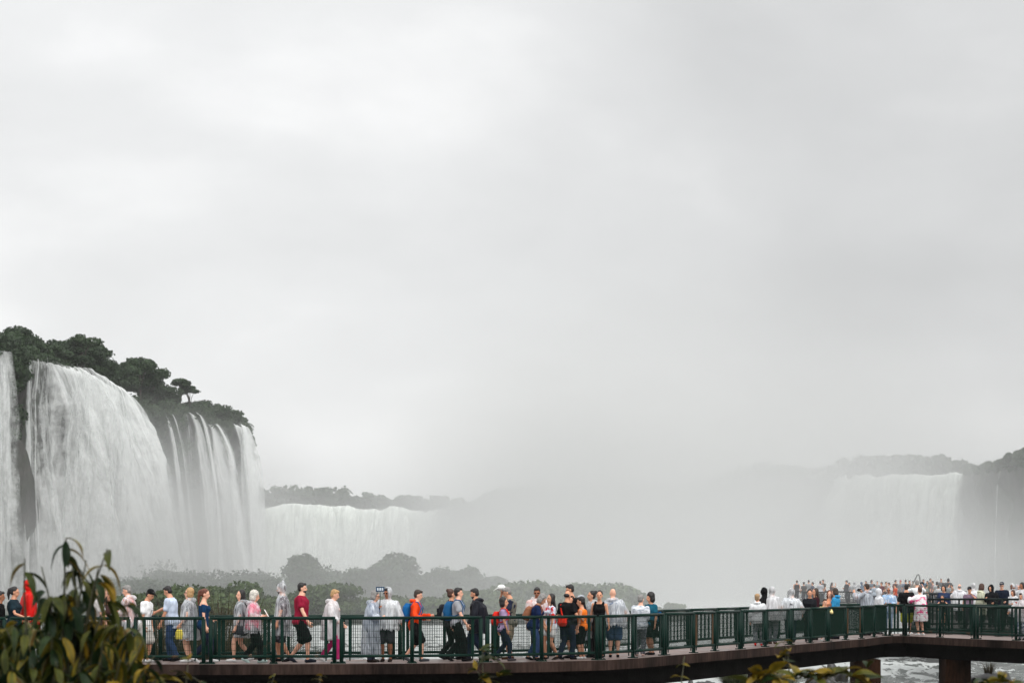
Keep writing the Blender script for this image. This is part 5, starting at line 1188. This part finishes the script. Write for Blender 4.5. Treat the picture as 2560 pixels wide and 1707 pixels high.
p = px(1836, 1664, 90); blades('grass_clump', p.x, p.y, p.z-.95, 900, 1.25, .75, M_GRASS, 'hanging grass clump under the bridge', 320, .75)
p = px(1955, 1668, 95); blades('grass_clump', p.x, p.y, p.z-1.3, 500, 1.5, .8, M_GRASS, 'dark grass beside the pillar under the bridge', 321, .5)
p = px(2472, 1648, 92); blades('plant', p.x, p.y, p.z-.75, 160, .8, .35, M_REED, 'wiry plant growing on the black boulder', 322, .35, wd=.014)

# ---- far viewing platforms
M_FENCE = simple('grey_green_fence', (.010, .016, .015), .7, .2, spec=.1); M_PLAT = concrete('platform_concrete', (.1, .095, .09), .5, (.05, .047, .045))
def platform(name, corners, z, label, legs, th=.4):
    V = [(x, y, z) for x, y in corners]+[(x, y, z-th) for x, y in corners]; n = len(corners); root = empty(name, (corners[0][0], corners[0][1], z)); tag(root, label, 'viewing platform')
    me = bpy.data.meshes.new('deck'); me.from_pydata(V, [], [tuple(range(n)), tuple(reversed(range(n, 2*n)))]+[(i, i+n, (i+1) % n+n, (i+1) % n) for i in range(n)])
    bm = bmesh.new(); bm.from_mesh(me); bmesh.ops.recalc_face_normals(bm, faces=bm.faces); bm.to_mesh(me); bm.free()
    par(link('deck', me, M_PLAT, None, False), root)
    cx = sum(c[0] for c in corners)/n; cy = sum(c[1] for c in corners)/n
    for X_, Y_ in legs:
        m = MB(); m.rod((X_, Y_, -1), (X_, Y_, z-th-.003), .35, 12); par(m.build('pillar', M_COL, None, True), root)
    return root
q0, q1, q2, q3 = px(2300, HY, 75.05), px(2680, HY, 74.4), px(2680, HY, 90), px(2270, HY, 92)
platform('viewing_platform', [(q0.x, q0.y), (q1.x, q1.y), (q2.x, q2.y), (q3.x, q3.y)], DK2, 'raised viewing platform just behind the bend of the footbridge', [(lambda c: (c.x, c.y))(px(x, HY, D)) for x, D in ((2387, 82), (2163, 86), (2650, 80), (2640, 88))])
def fence_run(a, b, z, n, labels, grp, h=RH, vs=.11):
    for i in range(n):
        p, q = a.lerp(b, i/n), a.lerp(b, (i+1)/n); p.z = q.z = z
        o = railing_section(p, q, [0], end_post=(i == n-1), h=h, vs=vs, mats=(M_FENCE, M_FENCE)); tag(o, labels if isinstance(labels, str) else labels[i], 'railing', grp)
fence_run(px(2318, HY, 74.9), px(2600, HY, 74.3), DK2, 3, ['green railing bay under the girl in black dress', 'green railing bay under the mauve shirt and cream poncho', 'green railing bay under the navy cap at the frame edge'], 'railing bays of the raised platform')
a, b = px(1984, HY, 155), px(2430, HY, 136)
c_, d_ = px(2440, HY, 190), px(1970, HY, 195)
platform('viewing_platform', [(a.x, a.y), (b.x, b.y), (c_.x, c_.y), (d_.x, d_.y)], DK3, 'far viewing platform packed with people in the mist', [(lambda c: (c.x, c.y))(px(x, HY, D)) for x, D in ((2163, 158), (2387, 150), (2163, 188), (2387, 185))])
fence_run(a, b, DK3, 6, 'misty grey railing bay of the far viewing platform', 'misty railing bays of the far platform', h=.85, vs=.07)
fence_run(d_, c_, DK3, 6, 'misty railing bay at the back of the far platform', 'misty back railing bays of the far platform', h=.68, vs=.2)
a2, b2 = px(2325, HY, 112), px(2470, HY, 108)
e2, g2 = px(2480, HY, 122), px(2315, HY, 126)
platform('viewing_platform', [(a2.x, a2.y), (b2.x, b2.y), (e2.x, e2.y), (g2.x, g2.y)], DECK+.1, 'empty grey platform between the raised one and the far crowd', [(lambda c: (c.x, c.y))(px(x, HY, D)) for x, D in ((2387, 113), (2391, 120))])
fence_run(a2, b2, DECK+.1, 2, 'dull grey railing bay behind the girl in black dress', 'dull grey railing bays of the middle platform', vs=.14)
# bent pole rising from the far crowd
m = MB(); c = px(2278, 1478, 150); m.tube([c+Vector((-.1, 0, -1.2)), c+Vector((.0, 0, .3)), c+Vector((.25, 0, .8)), c+Vector((.42, 0, 1.17)), c+Vector((.52, 0, 1.22)), c+Vector((.6, 0, 1.05)), c+Vector((.66, 0, .5)), c+Vector((.68, 0, -1.2))], .05)
tag(m.build('bent_pole', simple('grey_pole', (.16, .165, .16), .5, .1), None, True), 'grey pole bent over like a hairpin among the misty crowd', 'pole')

# ---- foreground plants
M_FG = None
def fg_leaf_mat():
    m, n, o = new_mat('glossy_leaf'); at = N(n, 'ShaderNodeAttribute', attribute_name='tint')
    r = ramp(n, [(0, (.005, .015, .008)), (.45, (.016, .030, .008)), (.68, (.060, .062, .010)), (.84, (.19, .125, .010)), (.95, (.12, .06, .015)), (1, (.20, .21, .11))]); n.links.new(at.outputs['Fac'], r.inputs[0])
    tc = N(n, 'ShaderNodeTexCoord'); ns = N(n, 'ShaderNodeTexNoise', i_Scale=22, i_Detail=4); n.links.new(tc.outputs['Object'], ns.inputs['Vector']); r2 = ramp(n, [(.3, (.6, .6, .6)), (.7, (1.35, 1.35, 1.25))]); n.links.new(ns.outputs[0], r2.inputs[0])
    c = mixc(n, r.outputs[0], r2.outputs[0], 1.0, 'MULTIPLY')
    d = N(n, 'ShaderNodeBsdfPrincipled', i_Roughness=.42); n.links.new(c, d.inputs['Base Color']); d.inputs['Specular IOR Level'].default_value = .1
    t = N(n, 'ShaderNodeBsdfTranslucent'); n.links.new(c, t.inputs[0]); s = N(n, 'ShaderNodeMixShader', i_Fac=.2); n.links.new(d.outputs[0], s.inputs[1]); n.links.new(t.outputs[0], s.inputs[2])
    n.links.new(s.outputs[0], o.inputs[0]); return m
M_FG = fg_leaf_mat(); M_STEM = simple('green_stem', (.05, .05, .025), .7, .3, 20)
class Leaves:
    def __init__(s): s.V = []; s.Q = []; s.T = []
    def leaf(s, base, d, L, W, droop, tint, g):
        d = d.normalized(); side = d.cross(Vector((0, 0, 1)))
        if side.length < .05: side = Vector((1, 0, 0))
        side.normalize(); roll = g.uniform(-.7, .7); side = (side*math.cos(roll)+d.cross(side)*math.sin(roll)).normalized()
        p = Vector(base); b = len(s.V); n = 9; bow = Vector((g.uniform(-.25, .25), g.uniform(-.25, .25), 0))
        for k in range(n):
            t = k/(n-1); w = W*.5*(math.sin(math.pi*min(1, t*.93+.05))**.8)*(1-.5*t**3)
            if k == n-1: w = .001
            up = side.cross(d).normalized(); cup = up*w*.35
            s.V += [p-side*w+cup, p, p+side*w+cup]; s.T += [min(1, tint+.03), max(0, tint-.06), min(1, tint+.03)]
            d = (d+Vector((0, 0, -droop/(n-1)))+bow*.12).normalized(); p = p+d*L/(n-1)
            if k:
                for c in (0, 1): q = b+3*(k-1)+c; s.Q.append((q, q+1, q+4, q+3))
    def build(s, name, parent):
        me = bpy.data.meshes.new(name); raw_mesh(me, np.array([tuple(v) for v in s.V]), np.array(s.Q)); at = me.attributes.new('tint', 'FLOAT', 'POINT'); at.data.foreach_set('value', np.array(s.T, np.float32))
        o = link(name, me, M_FG, None, True); return par(o, parent)
def tint(g, yellow=.2):
    r = g.random()
    return g.uniform(.05, .45) if r < 1-yellow-.42 else (g.uniform(.5, .68) if r < 1-yellow else (g.uniform(.72, .9) if r < .97 else 1.0))
g = random.Random(11)
bush = tag(empty('shrub', tuple(px(150, 1900, 10))), 'dense drooping shrub with dark green and yellowing leaves, blurred in front of the bridge', 'shrub')
lv = Leaves(); st = MB()
root_ = px(150, 2080, 10.2)
tips = [(165, 1345, 10, 10, 1), (180, 1420, 10, 7, .8), (215, 1400, 9.9, 5, .8), (268, 1372, 9.8, 7, 1), (245, 1420, 10.1, 7, 1), (62, 1396, 9.9, 6, 1), (104, 1416, 10.2, 4, .9), (160, 1470, 10, 12, 1), (190, 1455, 10.3, 8, 1), (130, 1490, 9.9, 10, 1), (220, 1500, 10, 9, 1), (270, 1495, 9.9, 7, 1), (315, 1500, 10.1, 5, 1),
        (15, 1570, 10, 8, 1), (62, 1572, 9.8, 7, 1), (125, 1545, 10.2, 8, 1), (175, 1540, 10, 10, 1), (240, 1555, 10, 9, 1), (290, 1560, 9.8, 6, 1), (200, 1590, 10, 9, 1), (130, 1590, 9.7, 10, 1), (60, 1600, 10, 10, 1), (10, 1610, 9.8, 8, 1), (255, 1605, 9.7, 6, 1), (310, 1600, 10, 4, .9), (350, 1570, 10, 4, .9), (360, 1600, 9.9, 4, .9), (340, 1640, 9.8, 5, 1), (300, 1650, 9.7, 6, 1), (250, 1655, 9.7, 8, 1),
        (200, 1660, 9.6, 9, 1), (140, 1655, 9.6, 10, 1), (80, 1660, 9.7, 10, 1), (30, 1665, 9.6, 9, 1), (385, 1640, 9.9, 3, .8), (365, 1670, 9.7, 4, .9), (395, 1690, 9.8, 3, .8), (-40, 1560, 10, 8, 1), (-40, 1640, 9.8, 8, 1), (330, 1690, 9.5, 6, 1), (270, 1700, 9.5, 7, 1), (180, 1705, 9.5, 8, 1), (90, 1710, 9.5, 8, 1), (20, 1715, 9.5, 8, 1)]
for (x, y, D, n, sc) in tips:
    tp = px(x, y, D); mid = tp.lerp(root_, .35)+Vector((g.uniform(-.05, .05), g.uniform(-.05, .05), 0))
    st.tube([root_, root_.lerp(mid, .6)+Vector((g.uniform(-.06, .06), 0, 0)), mid, tp.lerp(mid, .4)+Vector((g.uniform(-.02, .02), 0, .015)), tp], [.014, .011, .008, .005, .003])
    for i in range(n):
        a = g.uniform(0, 6.283); d = Vector((math.cos(a)*.7, math.sin(a)*.6, g.uniform(-.6, .25)))
        b = tp.lerp(mid, g.random()*.35)
        lv.leaf(b, d, g.uniform(.125, .18)*sc, g.uniform(.034, .05)*sc, g.uniform(1.5, 2.9), tint(g, .15 if x < 230 else .34), g)
# inner mass
for i in range(600):
    x = g.uniform(-60, 345); top = 1515+max(0, (x-225))*.55+(35 if x < 105 else 0); y = g.uniform(top, 1760); D = g.uniform(9.8, 11.4); d = Vector((g.uniform(-.9, .9), g.uniform(-.7, .4), g.uniform(-1.1, .1)))
    lv.leaf(px(x, y, D), d, g.uniform(.11, .17), g.uniform(.032, .05), g.uniform(1.0, 2.4), tint(g, .1 if D > 10.4 else .22), g)
par(link('stem', st.mesh('stem'), M_STEM, None, True), bush); lv.build('foliage', bush)
def sprig(name, pts, leaves, label, seed, cat='plant', sc=1.0, yellow=.6, stemr=.004, base=1760, L=(.06, .11)):
    g = random.Random(seed); p0 = px(pts[0][0], pts[0][1], pts[0][2]); root = tag(empty(name, tuple(p0)), label, cat); st = MB(); lv = Leaves()
    P_ = [px(*p) for p in pts]; st.tube(P_, [stemr*(1.6-1.2*i/max(1, len(P_)-1)) for i in range(len(P_))])
    for (x, y, D, n) in leaves:
        c = px(x, y, D); k = min(P_, key=lambda q: (q-c).length); 
        if (k-c).length > .02: st.tube([k, k.lerp(c, .5)+Vector((0, 0, .01)), c], [stemr*.8, stemr*.6, stemr*.4])
        for i in range(n):
            a = g.uniform(0, 6.283); d = Vector((math.cos(a), math.sin(a)*.6, g.uniform(-.1, .9))); lv.leaf(c, d, g.uniform(*L)*sc, g.uniform(.03, .05)*sc, g.uniform(.3, 1.6), g.uniform(.66, .88) if g.random() < yellow else g.uniform(.4, .66), g)
    par(link('stem', st.mesh('stem'), M_STEM, None, True), root); lv.build('foliage', root)
sprig('plant', [(1205, 1800, 14), (1208, 1700, 14), (1205, 1620, 14)], [(1203, 1625, 14, 4), (1212, 1650, 14, 4), (1235, 1650, 14, 3), (1190, 1675, 14, 3), (1200, 1690, 14, 5), (1225, 1700, 14, 4), (1245, 1690, 14, 3)], 'blurred yellow green stalk rising before the double post', 1, sc=1.1, yellow=.4)
sprig('plant', [(1985, 1800, 13), (1975, 1700, 13), (1968, 1620, 13), (1955, 1600, 13)], [(1960, 1604, 13, 3), (1968, 1628, 13, 3), (1945, 1640, 13, 2), (1962, 1655, 13, 4), (1950, 1670, 13, 3)], 'yellow sprig climbing up to the deck edge', 2, yellow=.8)
sprig('plant', [(1930, 1800, 12), (1925, 1700, 12)], [(1900, 1690, 12, 6), (1925, 1682, 12, 5), (1950, 1695, 12, 6), (1880, 1703, 12, 5), (1990, 1690, 12, 6), (2020, 1695, 12, 5)], 'yellow green leaves along the lower frame edge under the bridge', 3, sc=1.5, yellow=.65)
sprig('plant', [(2110, 1800, 12), (2100, 1720, 12)], [(2060, 1690, 12, 4), (2085, 1682, 12, 5), (2110, 1675, 12, 5), (2130, 1690, 12, 5), (2040, 1700, 12, 5), (2150, 1700, 12, 4)], 'yellow green leaves in front of the dark pointed rock', 4, sc=1.5, yellow=.65)
sprig('plant', [(2480, 1800, 12), (2480, 1720, 12)], [(2470, 1706, 12, 5), (2500, 1703, 12, 5), (2440, 1710, 12, 4), (2530, 1709, 12, 4)], 'yellow leaves below the black boulder', 5, sc=1.2, yellow=.8)
sprig('plant', [(2170, 1800, 13), (2168, 1690, 13), (2166, 1668, 13)], [(2168, 1668, 13, 3), (2178, 1690, 13, 3), (2150, 1695, 13, 3)], 'brownish leaf tuft in front of the first pillar', 6, yellow=.5)
sprig('plant', [(1706, 1800, 14), (1704, 1700, 14), (1712, 1640, 14)], [(1706, 1660, 14, 2), (1700, 1690, 14, 3)], 'thin pale stalk under the receding deck', 7, sc=.7, yellow=.7)
sprig('plant', [(462, 1800, 11), (466, 1690, 11), (472, 1640, 11)], [(472, 1650, 11, 2), (460, 1685, 11, 3), (478, 1700, 11, 2), (500, 1704, 11, 3)], 'slim stalk with narrow leaves before the ponytail', 8, sc=.8, yellow=.6)
sprig('plant', [(420, 1800, 10.5), (400, 1700, 10.5)], [(398, 1690, 10.5, 3), (412, 1697, 10.5, 4), (385, 1705, 10.5, 3)], 'yellow leaves at the foot of the drooping shrub', 9, sc=1.0, yellow=.85)
sprig('plant', [(688, 1800, 13), (680, 1705, 13), (686, 1690, 13)], [(686, 1690, 13, 3), (680, 1703, 13, 3)], 'small pale seed head beneath the bearded pair', 10, sc=.45, yellow=.9)
sprig('plant', [(800, 1800, 13), (798, 1712, 13), (802, 1690, 13)], [(796, 1698, 13, 2), (806, 1688, 13, 3)], 'pale curled stalk beneath the white poncho', 11, sc=.5, yellow=.9)
# ================================================================ air, mist, sky, light, camera
def volume_mat(name, dens, c=(.99, .99, .99), an=.0):
    m, n, o = new_mat(name); v = N(n, 'ShaderNodeVolumePrincipled'); v.inputs['Color'].default_value = (*c, 1); v.inputs['Density'].default_value = dens; v.inputs['Anisotropy'].default_value = an
    n.links.new(v.outputs[0], o.inputs['Volume']); return m
m = MB(); m.box((0, 1150, 49.5), (1490, 1210, 51)); tag(m.build('haze', volume_mat('air_haze', .00009)), 'thin grey air over the whole gorge', 'haze', kind='stuff')
def mist(c, r, dens, label, seed, ns=1.6, amt=.9):
    """drifting spray: a closed ellipsoid whose density dies away towards its skin and is broken up by noise"""
    bm = bmesh.new(); bmesh.ops.create_icosphere(bm, subdivisions=3, radius=1)
    me = bpy.data.meshes.new('mist'); bm.to_mesh(me); bm.free()
    m, n, o = new_mat('mist'); v = N(n, 'ShaderNodeVolumePrincipled'); v.inputs['Color'].default_value = (.70, .705, .70, 1)
    tc = N(n, 'ShaderNodeTexCoord'); ln = N(n, 'ShaderNodeVectorMath', operation='LENGTH'); n.links.new(tc.outputs['Object'], ln.inputs[0])
    mr = N(n, 'ShaderNodeMapRange', interpolation_type='SMOOTHSTEP'); mr.inputs[1].default_value = .97; mr.inputs[2].default_value = .1; mr.inputs[3].default_value = 0; mr.inputs[4].default_value = 1; n.links.new(ln.outputs['Value'], mr.inputs[0])
    nz = N(n, 'ShaderNodeTexNoise', i_Scale=ns, i_Detail=2, noise_dimensions='4D', i_W=seed*3.7); n.links.new(tc.outputs['Object'], nz.inputs['Vector'])
    m2 = N(n, 'ShaderNodeMapRange'); m2.inputs[1].default_value = .3; m2.inputs[2].default_value = .7; m2.inputs[3].default_value = dens*(1-amt); m2.inputs[4].default_value = dens*(1+amt); n.links.new(nz.outputs[0], m2.inputs[0])
    mu = N(n, 'ShaderNodeMath', operation='MULTIPLY'); n.links.new(mr.outputs[0], mu.inputs[0]); n.links.new(m2.outputs[0], mu.inputs[1]); n.links.new(mu.outputs[0], v.inputs['Density']); n.links.new(v.outputs[0], o.inputs['Volume'])
    ob = link('mist', me, m); ob.location = c; ob.scale = r; tag(ob, label, 'mist', kind='stuff')
mist((32, 330, 0), (95, 250, 36), .0062, 'spray drifting over the river beyond the footbridge', 1)
mist((-20, 300, 0), (110, 62, 20), .0090, 'low spray hanging over the islets', 2)
mist((-60, 370, 0), (46, 112, 44), .018, 'spray boiling up at the foot of the near falls', 3)
mist((80, 640, 5), (210, 230, 78), .0056, 'spray cloud filling the back of the gorge', 4)
mist((48, 600, 8), (118, 170, 104), .0145, 'spray plume rising in the middle of the gorge', 5)
mist((-30, 800, 0), (150, 110, 36), .0085, 'spray at the foot of the wide curtain waterfall', 6)
mist((95, 585, 8), (55, 60, 34), .004, 'billow of spray at the foot of the tall misty waterfall', 8, 3.0)
mist((20, 690, 12), (60, 60, 52), .018, 'billow of spray drifting before the ridge', 9, 3.0)
mist((42, 150, 1), (60, 62, 13), .0036, 'spray blowing over the far viewing platform', 7)

S.world = bpy.data.worlds.new('World'); S.world.use_nodes = True
n = S.world.node_tree; n.nodes.clear(); o = n.nodes.new('ShaderNodeOutputWorld')
SUN_EL, SUN_AZ = R(50), R(150)          # azimuth measured from +Y towards +X
sky = N(n, 'ShaderNodeTexSky', sky_type='NISHITA'); sky.sun_disc = False; sky.sun_elevation = SUN_EL; sky.sun_rotation = SUN_AZ; sky.dust_density = 4
b1 = N(n, 'ShaderNodeBackground', i_Strength=.10); n.links.new(sky.outputs[0], b1.inputs[0])
tc = N(n, 'ShaderNodeTexCoord'); mp = N(n, 'ShaderNodeMapping'); mp.inputs['Scale'].default_value = (1, 1, 2.0); mp.inputs['Location'].default_value = (.37, .1, .2); n.links.new(tc.outputs['Generated'], mp.inputs[0])
n1 = N(n, 'ShaderNodeTexNoise', i_Scale=3.6, i_Detail=7, i_Roughness=.5, i_Distortion=.15); n.links.new(mp.outputs[0], n1.inputs['Vector'])
r = ramp(n, [(.28, (.61, .615, .615)), (.52, (.73, .735, .735)), (.74, (.93, .93, .925))]); n.links.new(n1.outputs[0], r.inputs[0])
dt = N(n, 'ShaderNodeVectorMath', operation='DOT_PRODUCT'); n.links.new(tc.outputs['Generated'], dt.inputs[0]); dt.inputs[1].default_value = (-.235, .957, .17)
mr = N(n, 'ShaderNodeMapRange', interpolation_type='SMOOTHSTEP'); mr.inputs[1].default_value = .92; mr.inputs[2].default_value = 1.0; mr.inputs[3].default_value = .97; mr.inputs[4].default_value = 1.22; n.links.new(dt.outputs['Value'], mr.inputs[0])
ml = N(n, 'ShaderNodeVectorMath', operation='SCALE'); n.links.new(r.outputs[0], ml.inputs[0]); n.links.new(mr.outputs[0], ml.inputs['Scale'])
sx = N(n, 'ShaderNodeSeparateXYZ'); n.links.new(tc.outputs['Generated'], sx.inputs[0])
ov = N(n, 'ShaderNodeMapRange'); ov.inputs[1].default_value = .22; ov.inputs[2].default_value = 1.0; ov.inputs[3].default_value = 1.0; ov.inputs[4].default_value = 2.1; n.links.new(sx.outputs[2], ov.inputs[0])   # overcast skies brighten towards the zenith
bk = N(n, 'ShaderNodeMapRange'); bk.inputs[1].default_value = .6; bk.inputs[2].default_value = -.4; bk.inputs[3].default_value = 1.0; bk.inputs[4].default_value = 1.6; n.links.new(sx.outputs[1], bk.inputs[0])   # extra sky brightness added behind the viewer to light camera-facing sides
bm_ = N(n, 'ShaderNodeMath', operation='MULTIPLY'); n.links.new(ov.outputs[0], bm_.inputs[0]); n.links.new(bk.outputs[0], bm_.inputs[1])
b2 = N(n, 'ShaderNodeBackground'); n.links.new(bm_.outputs[0], b2.inputs['Strength']); n.links.new(ml.outputs[0], b2.inputs[0])
mx = N(n, 'ShaderNodeMixShader', i_Fac=.94); n.links.new(b1.outputs[0], mx.inputs[1]); n.links.new(b2.outputs[0], mx.inputs[2]); n.links.new(mx.outputs[0], o.inputs[0])
ld = bpy.data.lights.new('sun', 'SUN'); ld.energy = 1.3; ld.angle = R(40); ld.color = (1, .98, .95)
lo = bpy.data.objects.new('sun', ld); COL.objects.link(lo)
sv = Vector((math.sin(SUN_AZ)*math.cos(SUN_EL), math.cos(SUN_AZ)*math.cos(SUN_EL), math.sin(SUN_EL)))
lo.rotation_euler = (-sv).to_track_quat('-Z', 'Y').to_euler(); lo.location = sv*100
cd = bpy.data.cameras.new('camera'); co = bpy.data.objects.new('camera', cd); COL.objects.link(co)
cd.sensor_width = 36; cd.lens = F/2560*36; cd.shift_y = (HY-853.5)/2560; cd.clip_end = 8000; cd.clip_start = .2
co.location = (0, 0, CAMZ); co.rotation_euler = (R(90), 0, 0)
cd.dof.use_dof = True; cd.dof.focus_distance = 52; cd.dof.aperture_fstop = 4.6
S.camera = co
S.view_settings.view_transform = 'Standard'; S.view_settings.look = 'None'; S.view_settings.exposure = 0; S.view_settings.gamma = 1
S.render.engine = 'CYCLES'; cy = S.cycles
cy.use_denoising = True
try: cy.denoiser = 'OPENIMAGEDENOISE'
except Exception: pass
cy.max_bounces = 8; cy.diffuse_bounces = 3; cy.glossy_bounces = 3; cy.transparent_max_bounces = 16; cy.volume_bounces = 3
